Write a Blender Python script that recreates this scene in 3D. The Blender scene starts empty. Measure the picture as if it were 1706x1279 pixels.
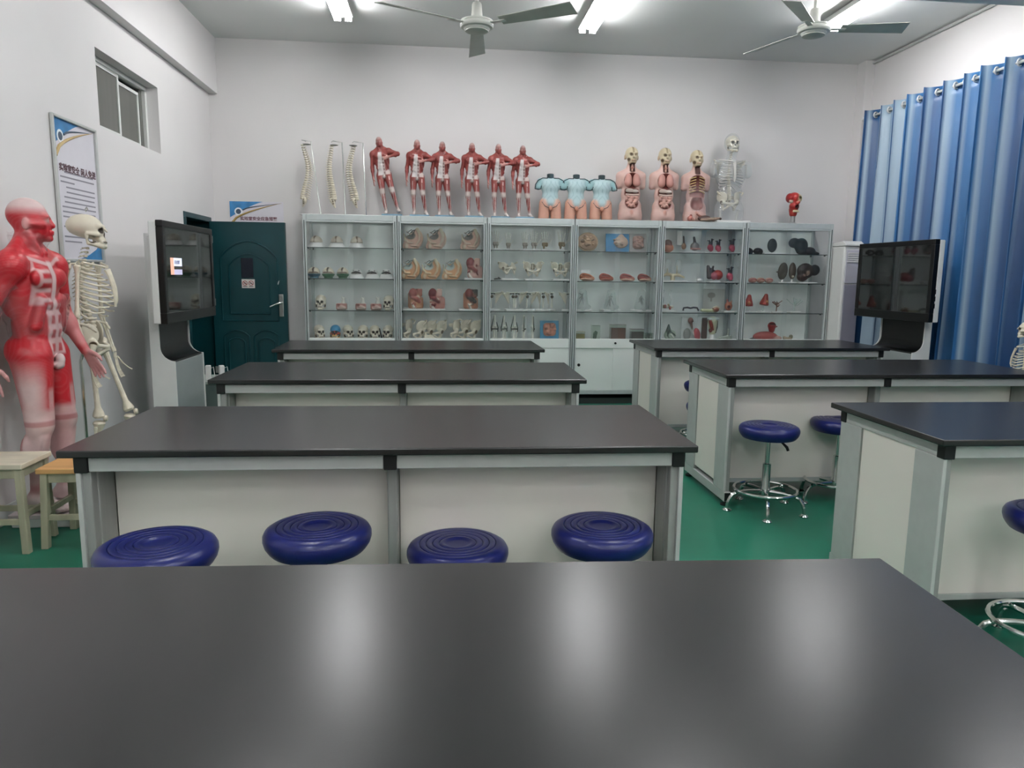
import bpy, bmesh, math, random
import numpy as np
from mathutils import Vector, Matrix
PI = math.pi
random.seed(7)
scene = bpy.context.scene
C = scene.collection

# ------------------------------------------------------------------ camera
cam_d = bpy.data.cameras.new('camera')
cam_d.sensor_width = 36.0
cam_d.sensor_fit = 'HORIZONTAL'
cam_d.lens = 1211.69 / 1706 * 36.0
cam_d.clip_start = 0.02
cam = bpy.data.objects.new('camera', cam_d)
C.objects.link(cam)
_r = Vector((0.99524634, -0.09668798, 0.01166863))
_u = Vector((0.00288943, 0.14907635, 0.98882147))
_w = Vector((0.09734667, 0.98408723, -0.14864707))
cam.matrix_world = Matrix(((_r.x, _u.x, -_w.x, 0), (_r.y, _u.y, -_w.y, 0), (_r.z, _u.z, -_w.z, 1.3632), (0, 0, 0, 1)))
scene.camera = cam

# ------------------------------------------------------------------ world, exposure
world = bpy.data.worlds.new('world')
scene.world = world
world.use_nodes = True
world.node_tree.nodes['Background'].inputs[0].default_value = (0.62, 0.72, 0.85, 1)
world.node_tree.nodes['Background'].inputs[1].default_value = 0.35
scene.view_settings.view_transform = 'Standard'
scene.view_settings.look = 'None'
scene.view_settings.exposure = 1.0
scene.view_settings.gamma = 1.0
scene.view_settings.use_curve_mapping = False
scene.cycles.max_bounces = 6
scene.cycles.diffuse_bounces = 3
scene.cycles.glossy_bounces = 3
scene.cycles.transparent_max_bounces = 20
scene.cycles.caustics_reflective = False
scene.cycles.caustics_refractive = False
scene.cycles.adaptive_threshold = 0.04
scene.cycles.use_light_tree = False
scene.cycles.sample_clamp_indirect = 6.0
LAMP = 34.0          # strength of the fluorescent tubes

# ------------------------------------------------------------------ materials
def lin(c):
    if isinstance(c, str):
        c = tuple(int(c[i:i + 2], 16) / 255 for i in (0, 2, 4))
    return tuple((x / 12.92 if x <= 0.04045 else ((x + 0.055) / 1.055) ** 2.4) for x in c)

_mats = {}
def mat(name, col='cccccc', rough=0.5, metal=0.0, spec=0.5, var=0.06, scale=8.0, bump=0.0, bscale=60.0,
        coat=0.0, trans=0.0, emit=None, estr=0.0, alpha=1.0, sheen=0.0, attr=None, stretch=None, ior=1.45):
    if name in _mats:
        return _mats[name]
    m = bpy.data.materials.new(name)
    m.use_nodes = True
    nt = m.node_tree
    b = nt.nodes['Principled BSDF']
    c = lin(col)
    tc = nt.nodes.new('ShaderNodeTexCoord')
    mp = nt.nodes.new('ShaderNodeMapping')
    nt.links.new(tc.outputs['Object'], mp.inputs['Vector'])
    if stretch:
        mp.inputs['Scale'].default_value = stretch
    nz = nt.nodes.new('ShaderNodeTexNoise')
    nz.inputs['Scale'].default_value = scale
    nz.inputs['Detail'].default_value = 2
    nt.links.new(mp.outputs['Vector'], nz.inputs['Vector'])
    if attr:
        at = nt.nodes.new('ShaderNodeAttribute')
        at.attribute_name = attr
        mx = nt.nodes.new('ShaderNodeMix'); mx.data_type = 'RGBA'; mx.blend_type = 'MULTIPLY'
        mx.inputs[0].default_value = 1.0
        rp = nt.nodes.new('ShaderNodeValToRGB')
        rp.color_ramp.elements[0].color = (1 - 2 * var,) * 3 + (1,)
        rp.color_ramp.elements[1].color = (1, 1, 1, 1)
        nt.links.new(nz.outputs['Fac'], rp.inputs['Fac'])
        nt.links.new(at.outputs['Color'], mx.inputs[6]); nt.links.new(rp.outputs['Color'], mx.inputs[7])
        nt.links.new(mx.outputs[2], b.inputs['Base Color'])
    else:
        rp = nt.nodes.new('ShaderNodeValToRGB')
        rp.color_ramp.elements[0].position = 0.3; rp.color_ramp.elements[1].position = 0.7
        rp.color_ramp.elements[0].color = tuple(x * (1 - var) for x in c) + (1,)
        rp.color_ramp.elements[1].color = tuple(min(1, x * (1 + var)) for x in c) + (1,)
        nt.links.new(nz.outputs['Fac'], rp.inputs['Fac'])
        nt.links.new(rp.outputs['Color'], b.inputs['Base Color'])
    b.inputs['Roughness'].default_value = rough
    b.inputs['Metallic'].default_value = metal
    b.inputs['Specular IOR Level'].default_value = spec
    b.inputs['IOR'].default_value = ior
    b.inputs['Coat Weight'].default_value = coat
    b.inputs['Coat Roughness'].default_value = 0.08
    b.inputs['Transmission Weight'].default_value = trans
    b.inputs['Alpha'].default_value = alpha
    b.inputs['Sheen Weight'].default_value = sheen
    if emit:
        b.inputs['Emission Color'].default_value = lin(emit) + (1,)
        b.inputs['Emission Strength'].default_value = estr
    if bump:
        bp = nt.nodes.new('ShaderNodeBump')
        n2 = nt.nodes.new('ShaderNodeTexNoise'); n2.inputs['Scale'].default_value = bscale; n2.inputs['Detail'].default_value = 2
        nt.links.new(mp.outputs['Vector'], n2.inputs['Vector'])
        nt.links.new(n2.outputs['Fac'], bp.inputs['Height'])
        bp.inputs['Strength'].default_value = bump
        bp.inputs['Distance'].default_value = 0.004
        nt.links.new(bp.outputs['Normal'], b.inputs['Normal'])
    _mats[name] = m
    return m

def glass(name, tint='e8f4f0', opac=0.04, rough=0.02, refl=1.0, ior=1.45):
    """Thin clear sheet: transparent with a fresnel reflection on top."""
    if name in _mats:
        return _mats[name]
    m = bpy.data.materials.new(name); m.use_nodes = True
    nt = m.node_tree; nt.nodes.clear()
    out = nt.nodes.new('ShaderNodeOutputMaterial')
    tr = nt.nodes.new('ShaderNodeBsdfTransparent'); tr.inputs[0].default_value = lin(tint) + (1,)
    df = nt.nodes.new('ShaderNodeBsdfDiffuse'); df.inputs[0].default_value = lin(tint) + (1,)
    gl = nt.nodes.new('ShaderNodeBsdfGlossy'); gl.inputs['Roughness'].default_value = rough
    gl.inputs[0].default_value = (refl, refl, refl, 1)
    fr = nt.nodes.new('ShaderNodeFresnel'); fr.inputs[0].default_value = ior
    m1 = nt.nodes.new('ShaderNodeMixShader'); m1.inputs[0].default_value = opac
    m2 = nt.nodes.new('ShaderNodeMixShader')
    nt.links.new(tr.outputs[0], m1.inputs[1]); nt.links.new(df.outputs[0], m1.inputs[2])
    ge = nt.nodes.new('ShaderNodeNewGeometry')          # thin sheet: reflect on the outer face only
    mb_ = nt.nodes.new('ShaderNodeMath'); mb_.operation = 'SUBTRACT'; mb_.inputs[0].default_value = 1.0
    mm_ = nt.nodes.new('ShaderNodeMath'); mm_.operation = 'MULTIPLY'
    nt.links.new(ge.outputs['Backfacing'], mb_.inputs[1]); nt.links.new(mb_.outputs[0], mm_.inputs[0]); nt.links.new(fr.outputs[0], mm_.inputs[1])
    nt.links.new(mm_.outputs[0], m2.inputs[0]); nt.links.new(m1.outputs[0], m2.inputs[1]); nt.links.new(gl.outputs[0], m2.inputs[2])
    nt.links.new(m2.outputs[0], out.inputs[0])
    _mats[name] = m
    return m

M = {}
M['wall'] = mat('wall_paint', 'dfdcdb', 0.85, spec=0.2, var=0.02, scale=1.5, bump=0.06, bscale=90)
M['ceil'] = mat('ceiling_paint', 'eaebe9', 0.9, spec=0.2, var=0.02, scale=1.2, bump=0.05)
M['floor'] = mat('green_floor_paint', '1c6b55', 0.33, spec=0.4, var=0.10, scale=2.2, bump=0.03, bscale=25)
M['top'] = mat('black_bench_top', '1d1d1d', 0.262, spec=0.62, var=0.10, scale=30, bump=0.02, bscale=400)
M['topedge'] = mat('black_plastic', '101112', 0.45, var=0.1)
M['alu'] = mat('brushed_aluminium', '9a9c98', 0.45, metal=0.15, var=0.05, scale=40, stretch=(1, 1, 0.05))
M['alup'] = mat('satin_aluminium', 'bfc1be', 0.40, metal=0.10, var=0.03, scale=20)
M['panel'] = mat('white_panel', 'f5eee5', 0.42, spec=0.4, var=0.02, scale=3)
M['chrome'] = mat('chrome', 'd8dad8', 0.12, metal=1.0, var=0.03)
M['vinyl'] = mat('blue_vinyl', '181f5c', 0.30, spec=0.5, var=0.06, scale=12, bump=0.05, bscale=200)
M['black'] = mat('black_satin', '0c0c0d', 0.35, var=0.1)
M['white'] = mat('white_plastic', 'e2e2df', 0.35, var=0.02)
M['whitep'] = mat('white_painted_steel', 'd6dbd8', 0.4, var=0.02, scale=4)
M['bone'] = mat('bone_plastic', 'dfd7c2', 0.5, var=0.10, scale=25, bump=0.1, bscale=80)
M['paint'] = mat('painted_plastic', 'ffffff', 0.36, var=0.07, scale=30, attr='Col', bump=0.08, bscale=90)
M['paintm'] = mat('matt_painted_plastic', 'ffffff', 0.6, var=0.05, scale=30, attr='Col')
M['glass'] = glass('cabinet_glass', 'fbfcfc', 0.012, 0.01)
M['shelfglass'] = glass('shelf_glass', 'f2f7f5', 0.03, 0.03)
M['clear'] = glass('clear_plastic', 'f6f8f8', 0.14, 0.08, ior=1.4)
M['tube'] = mat('lamp_tube', 'ffffff', 0.4, emit='fdfdff', estr=LAMP)

# ------------------------------------------------------------------ mesh builder
class MB:
    def __init__(s):
        s.v = []; s.f = []
    def add(s, vs, fs):
        o = len(s.v); s.v += [tuple(v) for v in vs]; s.f += [tuple(i + o for i in f) for f in fs]; return s
    def box(s, x0, x1, y0, y1, z0, z1):
        return s.add([(x0, y0, z0), (x1, y0, z0), (x1, y1, z0), (x0, y1, z0), (x0, y0, z1), (x1, y0, z1), (x1, y1, z1), (x0, y1, z1)],
                     [(0, 3, 2, 1), (4, 5, 6, 7), (0, 1, 5, 4), (1, 2, 6, 5), (2, 3, 7, 6), (3, 0, 4, 7)])
    def frustum(s, x0, x1, y0, y1, z0, z1, dx, dy):
        return s.add([(x0, y0, z0), (x1, y0, z0), (x1, y1, z0), (x0, y1, z0), (x0 + dx, y0 + dy, z1), (x1 - dx, y0 + dy, z1), (x1 - dx, y1 - dy, z1), (x0 + dx, y1 - dy, z1)],
                     [(0, 3, 2, 1), (4, 5, 6, 7), (0, 1, 5, 4), (1, 2, 6, 5), (2, 3, 7, 6), (3, 0, 4, 7)])
    def tube(s, path, rad, n=10, closed=False, flat=1.0):
        P = [Vector(p) for p in path]; N = len(P)
        if not hasattr(rad, '__len__'): rad = [rad] * N
        rings = []; up = None
        for i in range(N):
            if closed: t = P[(i + 1) % N] - P[i - 1]
            else: t = P[min(i + 1, N - 1)] - P[max(i - 1, 0)]
            t.normalize()
            if up is None: up = t.orthogonal().normalized()
            else:
                up = up - t * up.dot(t)
                up = up.normalized() if up.length > 1e-6 else t.orthogonal().normalized()
            sd = t.cross(up)
            rings.append([P[i] + (up * math.cos(a) * flat + sd * math.sin(a)) * rad[i] for a in (2 * PI * k / n for k in range(n))])
        vs = [v for r in rings for v in r]; fs = []
        for i in range(N if closed else N - 1):
            j = (i + 1) % N
            for k in range(n):
                l = (k + 1) % n
                fs.append((i * n + k, i * n + l, j * n + l, j * n + k))
        if not closed:
            fs.append(tuple(range(n - 1, -1, -1))); fs.append(tuple((N - 1) * n + k for k in range(n)))
        return s.add(vs, fs)
    def cyl(s, p0, p1, r0, r1=None, n=16):
        return s.tube([p0, p1], [r0, r0 if r1 is None else r1], n)
    def lathe(s, prof, n=24, c=(0, 0, 0)):
        vs = []; fs = []
        for r, z in prof:
            for k in range(n):
                a = 2 * PI * k / n
                vs.append((c[0] + r * math.cos(a), c[1] + r * math.sin(a), c[2] + z))
        for i in range(len(prof) - 1):
            for k in range(n):
                l = (k + 1) % n
                fs.append((i * n + k, i * n + l, (i + 1) * n + l, (i + 1) * n + k))
        fs.append(tuple(range(n - 1, -1, -1))); fs.append(tuple((len(prof) - 1) * n + k for k in range(n)))
        return s.add(vs, fs)
    def prism(s, poly, a0, a1, axis='y'):
        """Polygon (two coords) swept along an axis."""
        n = len(poly)
        def P(p, a):
            return {'y': (p[0], a, p[1]), 'x': (a, p[0], p[1]), 'z': (p[0], p[1], a)}[axis]
        vs = [P(p, a0) for p in poly] + [P(p, a1) for p in poly]
        fs = [tuple(range(n)), tuple(range(2 * n - 1, n - 1, -1))] + [(i, i + n, (i + 1) % n + n, (i + 1) % n) for i in range(n)]
        return s.add(vs, fs)
    def xf(s, m):
        s.v = [tuple(m @ Vector(v)) for v in s.v]; return s
    def mesh(s, name, m=None, smooth=False):
        me = bpy.data.meshes.new(name)
        me.from_pydata(s.v, [], s.f); me.update()
        bm = bmesh.new(); bm.from_mesh(me)
        bmesh.ops.recalc_face_normals(bm, faces=bm.faces); bm.to_mesh(me); bm.free()
        if smooth:
            me.polygons.foreach_set('use_smooth', [True] * len(me.polygons))
            me.set_sharp_from_angle(angle=math.radians(38))
        if m: me.materials.append(m)
        return me
    def build(s, name, m=None, parent=None, smooth=False, bevel=0.0, seg=2, loc=None):
        return link(name, s.mesh(name, m, smooth), parent, bevel, seg, loc)

def link(name, me, parent=None, bevel=0.0, seg=2, loc=None, rz=0.0):
    o = bpy.data.objects.new(name, me); C.objects.link(o)
    if parent: o.parent = parent
    if loc: o.location = loc
    if rz: o.rotation_euler = (0, 0, rz)
    if bevel:
        md = o.modifiers.new('bevel', 'BEVEL'); md.width = bevel; md.segments = seg
        md.limit_method = 'ANGLE'; md.angle_limit = math.radians(40)
    return o

def tag(o, label, cat, group=None):
    o['label'] = label; o['category'] = cat
    if group: o['group'] = group
    return o
def thing(name, label, cat, loc=(0, 0, 0), rz=0.0, group=None):
    o = bpy.data.objects.new(name, None); C.objects.link(o)
    o.empty_display_size = 0.05
    o.location = loc; o.rotation_euler = (0, 0, rz)
    return tag(o, label, cat, group)
def struct(o, label=None, cat=None):
    o['kind'] = 'structure'
    if label: o['label'] = label
    if cat: o['category'] = cat
    return o
def dup(root, loc, rz=0.0, label=None, scale=None, group=None):
    r = root.copy(); C.objects.link(r); r.location = loc; r.rotation_euler = (0, 0, rz)
    if scale: r.scale = (scale,) * 3 if not hasattr(scale, '__len__') else scale
    if label: r['label'] = label
    if group: r['group'] = group
    for ch in list(root.children):
        c = ch.copy(); C.objects.link(c); c.parent = r
        for g in list(ch.children):
            d = g.copy(); C.objects.link(d); d.parent = c
    return r
def place(root, loc, rz=0.0, label=None, scale=None, _used=set()):
    """First use moves the original, later uses copy it."""
    if root.name in _used:
        return dup(root, loc, rz, label, scale)
    _used.add(root.name)
    root.location = loc; root.rotation_euler = (0, 0, rz)
    if scale: root.scale = (scale,) * 3 if not hasattr(scale, '__len__') else scale
    if label: root['label'] = label
    return root

def text_mesh(body, size, m, name='lettering', extrude=0.0006, align='LEFT'):
    cu = bpy.data.curves.new(name, 'FONT'); cu.body = body; cu.size = size; cu.extrude = extrude
    cu.align_x = align; cu.resolution_u = 2; cu.offset = size * .022
    o = bpy.data.objects.new(name + '_tmp', cu); C.objects.link(o)
    dg = bpy.context.evaluated_depsgraph_get()
    me = bpy.data.meshes.new_from_object(o.evaluated_get(dg))
    bpy.data.objects.remove(o); bpy.data.curves.remove(cu)
    me.name = name; me.materials.clear(); me.materials.append(m)
    return me
# ------------------------------------------------------------------ room shell
XL, XR, YB, YF, ZC = -2.345, 4.677, 8.025, -5.0, 3.69
M['dkgreen'] = mat('dark_green_door_paint', '0d3b40', 0.32, spec=0.5, var=0.08, scale=5)
M['winframe'] = mat('window_frame_white', 'd5d6d3', 0.4, var=0.03)
M['frost'] = mat('grey_window_pane', '5d5e58', 0.25, spec=0.6, var=0.08, scale=2, stretch=(1, 6, 0.4))

struct(MB().box(XL - 2.0, XR, YF, YB, -0.05, 0).build('floor', M['floor']), 'green painted floor of the laboratory', 'floor')
struct(MB().box(XL - 2.0, XR + 0.2, YF - 0.2, YB + 0.2, ZC, ZC + 0.1).build('ceiling', M['ceil']), 'plain white painted ceiling', 'ceiling')
w = MB()
WT = 0.22                                   # left wall: window hole and doorway
wy0, wy1, wz0, wz1 = 5.50, 6.62, 2.335, 2.868
dy0, dy1, dz1 = 7.08, 7.88, 1.905
x0, x1 = XL - WT, XL
w.box(x0, x1, YF, wy0, 0, ZC).box(x0, x1, wy0, wy1, 0, wz0).box(x0, x1, wy0, wy1, wz1, ZC)
w.box(x0, x1, wy1, dy0, 0, ZC).box(x0, x1, dy0, dy1, dz1, ZC).box(x0, x1, dy1, YB, 0, ZC)
struct(w.build('wall_left', M['wall']), 'white left wall with high window and doorway', 'wall')
struct(MB().box(XL - 2.0, XR + 0.2, YB, YB + 0.2, 0, ZC).build('wall_back', M['wall']), 'white back wall behind the glass cabinets', 'wall')
w = MB()                                    # right wall: one long curtained window
ry0, ry1, rz0, rz1 = 1.2, 7.55, 0.95, 2.95
x0, x1 = XR, XR + 0.2
w.box(x0, x1, YF, ry0, 0, ZC).box(x0, x1, ry1, YB, 0, ZC).box(x0, x1, ry0, ry1, 0, rz0).box(x0, x1, ry0, ry1, rz1, ZC)
struct(w.build('wall_right', M['wall']), 'white right wall above the blue curtains', 'wall')
struct(MB().box(XL - 2.0, XR + 0.2, YF - 0.2, YF, 0, ZC).build('wall_front', M['wall']), 'white wall behind the viewer', 'wall')
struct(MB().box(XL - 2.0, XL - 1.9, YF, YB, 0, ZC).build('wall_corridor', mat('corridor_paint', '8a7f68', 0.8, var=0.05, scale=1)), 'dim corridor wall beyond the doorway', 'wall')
struct(MB().box(XL, XL + 0.085, YF, YB, 3.15, ZC).build('trim_1', M['wall']), 'white beam along the top of the left wall', 'beam')
struct(MB().box(XL, XR, 5.0, 5.42, 3.40, ZC).build('trim_2', M['ceil']), 'ceiling cross beam near the right fan', 'beam')
struct(MB().box(4.575, XR, 7.86, YB, 0, ZC).build('trim_3', M['wall']), 'white corner pillar beside the curtain', 'pillar')
struct(MB().tube([(XR - 0.018, 5.42, 3.665), (XR - 0.018, 7.86, 3.665)], 0.014, 8).build('trim_4', M['alup'], smooth=True), 'thin grey conduit along the right ceiling edge', 'conduit')
struct(MB().box(XL, -1.6, YB - 0.012, YB, 0, 0.10).build('baseboard_back', M['whitep'], bevel=0.003), 'white skirting on the back wall', 'baseboard')
struct(MB().box(XL, XL + 0.012, YF, dy0 - 0.06, 0, 0.10).build('baseboard_left', M['whitep'], bevel=0.003), 'white skirting on the left wall', 'baseboard')

# window_1: two sliding sashes in the recess
wx = XL - 0.12
wn = MB()
fw = 0.035
wn.box(wx - 0.03, wx + 0.03, wy0, wy1, wz0, wz0 + fw).box(wx - 0.03, wx + 0.03, wy0, wy1, wz1 - fw, wz1)
wn.box(wx - 0.03, wx + 0.03, wy0, wy0 + fw, wz0 + fw, wz1 - fw).box(wx - 0.03, wx + 0.03, wy1 - fw, wy1, wz0 + fw, wz1 - fw)
win = wn.build('window_1', M['winframe'], bevel=0.003)
struct(win, 'small high sliding window in the left wall', 'window')
for k, (a, b, dx) in enumerate(((wy0 + fw, 6.10, 0.012), (6.06, wy1 - 0.09, -0.012))):
    s = MB(); z0, z1 = wz0 + fw, wz1 - fw - (0.0 if k == 0 else 0.03)
    f = 0.026; X = wx + dx
    s.box(X - .01, X + .01, a, b, z0, z0 + f).box(X - .01, X + .01, a, b, z1 - f, z1).box(X - .01, X + .01, a, a + f, z0 + f, z1 - f).box(X - .01, X + .01, b - f, b, z0 + f, z1 - f)
    so = s.build('sash', M['winframe'], win, bevel=0.002)
    MB().box(X - .003, X + .003, a + f, b - f, z0 + f, z1 - f).build('pane', M['frost'], so)
MB().box(wx - .004, wx + .002, wy1 - 0.09, wy1 - fw, wz0 + fw, wz1 - fw).build('pane', M['frost'], win)

# window_2 behind the curtains
wn = MB()
wn.box(XR + .08, XR + .13, ry0, ry1, rz0, rz0 + .05).box(XR + .08, XR + .13, ry0, ry1, rz1 - .05, rz1)
for k in range(6):
    y = ry0 + (ry1 - ry0 - .05) * k / 5
    wn.box(XR + .08, XR + .13, y, y + .05, rz0 + .05, rz1 - .05)
win2 = struct(wn.build('window_2', M['winframe']), 'long window hidden behind the blue curtains', 'window')
for k in range(5):
    y = ry0 + (ry1 - ry0 - .05) * k / 5
    MB().box(XR + .10, XR + .106, y + .05, y + (ry1 - ry0 - .05) / 5, rz0 + .05, rz1 - .05).build('pane', M['glass'], win2)

# door frame (trim_5) and open door leaf (door_1)
f = MB()
f.box(XL - WT, XL + .012, dy0, dy0 + .05, 0, dz1 - .05).box(XL - WT, XL + .012, dy1 - .05, dy1, 0, dz1 - .05).box(XL - WT, XL + .012, dy0, dy1, dz1 - .05, dz1)
struct(f.build('trim_5', M['dkgreen'], bevel=0.004), 'dark green steel door frame in the left wall', 'door frame')
lx0, lx1, ly0, ly1, lz = XL + 0.015, -1.583, 7.775, 7.825, 1.862
door = MB().box(lx0, lx1, ly0, ly1, 0.015, lz).build('door_1', M['dkgreen'], bevel=0.004)
struct(door, 'dark green panelled steel door standing open', 'door')
dc = (lx0 + lx1) / 2
def arch(hw, z0, z1, rise, y, d, wd):
    """raised moulding outline: rectangle with an arched top"""
    pts = [(-hw, z0), (-hw, z1)]
    n = 10
    pts += [(-hw + 2 * hw * i / n, z1 + rise * math.sin(PI * i / n) ** .8) for i in range(1, n)]
    pts += [(hw, z1), (hw, z0)]
    path = [(dc + a, y, b) for a, b in pts]
    return MB().tube(path, wd, 6, closed=True, flat=1.0)
for hw, z0, z1, rs in ((.28, .86, 1.50, .17), (.20, .93, 1.42, .12)):
    arch(hw, z0, z1, rs, ly0 + .002, .012, .011).build('moulding', M['dkgreen'], door, smooth=True)
for sx in (-1, 1):
    for hw, z0, z1, rs in ((.125, .16, .70, .06), (.08, .21, .64, .04)):
        a = arch(hw, z0, z1, rs, ly0 + .002, .012, .010); a.v = [(v[0] + sx * .15, v[1], v[2]) for v in a.v]
        a.build('moulding', M['dkgreen'], door, smooth=True)
MB().box(dc - .075, dc + .045, ly0 - .006, ly0 + .01, 1.30, 1.50).build('peep_window', mat('dark_navy_glass', '0a1424', .15), door, bevel=.003)
sg = MB().box(dc - .075, dc + .055, ly0 - .005, ly0 + .002, 1.195, 1.285).build('notice', mat('notice_paper', 'e6dfd9', .5, var=.02), door)
red = mat('print_red', 'a02a2a', .5); blk = mat('print_black', '1c1c1e', .5); blu = mat('print_blue', '2a62a8', .5)
for sx in (-.032, .028):                     # two prohibition rings with a small dark pictogram
    MB().tube([(dc - .01 + sx + .023 * math.cos(a), ly0 - .006, 1.245 + .023 * math.sin(a)) for a in np.linspace(0, 2 * PI, 20, endpoint=False)], .0028, 5, True).build('ring', red, sg)
    MB().tube([(dc - .01 + sx - .016, ly0 - .006, 1.261), (dc - .01 + sx + .016, ly0 - .006, 1.229)], .0028, 5).build('slash', red, sg)
    MB().tube([(dc - .01 + sx - .011, ly0 - .0056, 1.243), (dc - .01 + sx, ly0 - .0056, 1.248), (dc - .01 + sx + .012, ly0 - .0056, 1.238)], .004, 5).build('pictogram', blk, sg)
    MB().box(dc - .01 + sx - .022, dc - .01 + sx + .022, ly0 - .0062, ly0 - .005, 1.207, 1.213).build('caption', blk, sg)
MB().box(lx1 - .085, lx1 - .035, ly0 - .012, ly0, .90, 1.135).build('lock_plate', M['chrome'], door, bevel=.006)
MB().tube([(lx1 - .055, ly0 - .012, 1.05), (lx1 - .055, ly0 - .05, 1.05), (lx1 - .07, ly0 - .055, 1.045), (lx1 - .165, ly0 - .055, 1.005)], .011, 8).build('lever_handle', M['chrome'], door, smooth=True)
MB().cyl((lx1 - .058, ly0 - .018, .965), (lx1 - .058, ly0, .965), .014).build('key_cylinder', M['chrome'], door, smooth=True)
MB().tube([(lx1 - .088, ly0 - .004, 1.235), (lx1 - .083, ly0 - .005, 1.25), (lx1 - .073, ly0 - .004, 1.275)], [.010, .010, .003], 8, flat=.4).build('paper_scrap', M['white'], door, smooth=True)
for z in (.35, 1.05, 1.68):
    MB().box(lx0 - .004, lx0 + .03, ly0 - .008, ly0 + .004, z - .035, z + .035).build('hinge', M['alu'], door, bevel=.003)

# ------------------------------------------------------------------ fluorescent lamps
def lamp(x, y, label):
    t = thing('ceiling_lamp', label, 'lamp', (x, y, ZC), 0, 'fluorescent ceiling lamps')
    MB().frustum(-.088, .088, -.61, .61, -.075, -.012, .03, .01).build('housing', M['white'], t, bevel=.004)
    for sx in (-1, 1):
        MB().tube([(sx * .06, -.59, -.092), (sx * .06, .59, -.092)], .017, 12).build('tube', M['tube'], t, smooth=True)
        for sy in (-1, 1):
            MB().box(sx * .06 - .03 + (.012 if sx < 0 else -.012), sx * .06 + .03 + (.012 if sx < 0 else -.012), sy * .6 - .012, sy * .6 + .012, -.112, -.07).build('socket', M['white'], t, bevel=.003)
    for sy in (-1, 1):
        MB().cyl((0, sy * .4, -.02), (0, sy * .4, 0), .01, n=8).build('hanger', M['white'], t)
    return t
L0 = lamp(-.86, 6.42, 'lit fluorescent lamp on the ceiling left of the near fan')
for (x, y, lb) in ((1.36, 6.45, 'lit fluorescent lamp on the ceiling between the two fans'), (3.52, 6.1, 'lit fluorescent lamp on the ceiling behind the right fan blades'),
                   (-.86, 3.3, 'lit fluorescent lamp above the left benches, out of view'), (1.36, 3.3, 'lit fluorescent lamp above the room centre, out of view'), (3.52, 3.3, 'lit fluorescent lamp above the right benches, out of view'),
                   (-.86, .2, 'lit fluorescent lamp overhead left of the viewer'), (1.36, .2, 'lit fluorescent lamp overhead right of the viewer'), (3.52, .2, 'lit fluorescent lamp overhead near the right wall'),
                   (-.86, -2.0, 'added fluorescent fill lamp behind the viewer on the left'), (1.36, -2.0, 'added fluorescent fill lamp behind the viewer in the middle'), (3.52, -2.0, 'added fluorescent fill lamp behind the viewer on the right'),  # both rows behind the viewer are unseen, added to brighten the bench fronts
                   (-.86, -4.1, 'added fluorescent fill lamp far behind the viewer on the left'), (1.36, -4.1, 'added fluorescent fill lamp far behind the viewer in the middle'), (3.52, -4.1, 'added fluorescent fill lamp far behind the viewer on the right')):
    dup(L0, (x, y, ZC), 0, lb)

# ------------------------------------------------------------------ ceiling fans
M['fan'] = mat('fan_grey_paint', 'c3c5bd', .45, var=.05)
M['fanw'] = mat('fan_white_enamel', 'd9d9d2', .3, var=.03)
def fan(loc, angs, R, label):
    t = thing('ceiling_fan', label, 'fan', loc, 0, 'ceiling fans')
    top = ZC - loc[2]
    MB().cyl((0, 0, .10), (0, 0, top), .013, n=12).build('rod', M['fanw'], t, smooth=True)
    MB().lathe([(.018, top - .09), (.03, top - .085), (.055, top - .02), (.055, top)], 20).build('ceiling_cup', M['fanw'], t, smooth=True)
    MB().lathe([(.05, .02), (.05, .045), (.042, .06), (.036, .14), (.03, .15), (.015, .15)], 24).build('neck_cup', M['fanw'], t, smooth=True)
    MB().lathe([(.02, -.055), (.07, -.052), (.088, -.044), (.098, -.03), (.118, -.025), (.125, -.015), (.125, .0), (.118, .01), (.122, .014), (.12, .024), (.05, .035)], 32).build('motor', M['fanw'], t, smooth=True)
    MB().lathe([(.0, -.062), (.055, -.06), (.086, -.05), (.086, -.044)], 28).build('bottom_cap', M['fan'], t, smooth=True)
    for a in angs:
        b = MB()
        n = 6
        for i in range(n + 1):
            r = .2 + (R - .2) * i / n
            hw = .048 + .022 * i / n
            tw = -.13
            b.v += [(r, -hw, -hw * tw * 2), (r, hw, hw * tw * 2), (r, hw, hw * tw * 2 + .004), (r, -hw, -hw * tw * 2 + .004)]
        for i in range(n):
            for k in range(4):
                b.f.append((i * 4 + k, i * 4 + (k + 1) % 4, i * 4 + 4 + (k + 1) % 4, i * 4 + 4 + k))
        b.f += [(3, 2, 1, 0), (n * 4, n * 4 + 1, n * 4 + 2, n * 4 + 3)]
        bo = b.build('blade', M['fan'], t); bo.rotation_euler = (0, 0, math.radians(a))
        br = MB().box(.10, .24, -.02, .02, -.006, .0).build('bracket', M['fanw'], bo, bevel=.002)
    return t
fan((.274, 5.75, 3.2), (207, 327, 87), .78, 'grey three-bladed ceiling fan in the middle of the ceiling')
fan((2.93, 5.82, 3.3), (350, 230, 110), .70, 'grey three-bladed ceiling fan in front of the right lamp')

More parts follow.
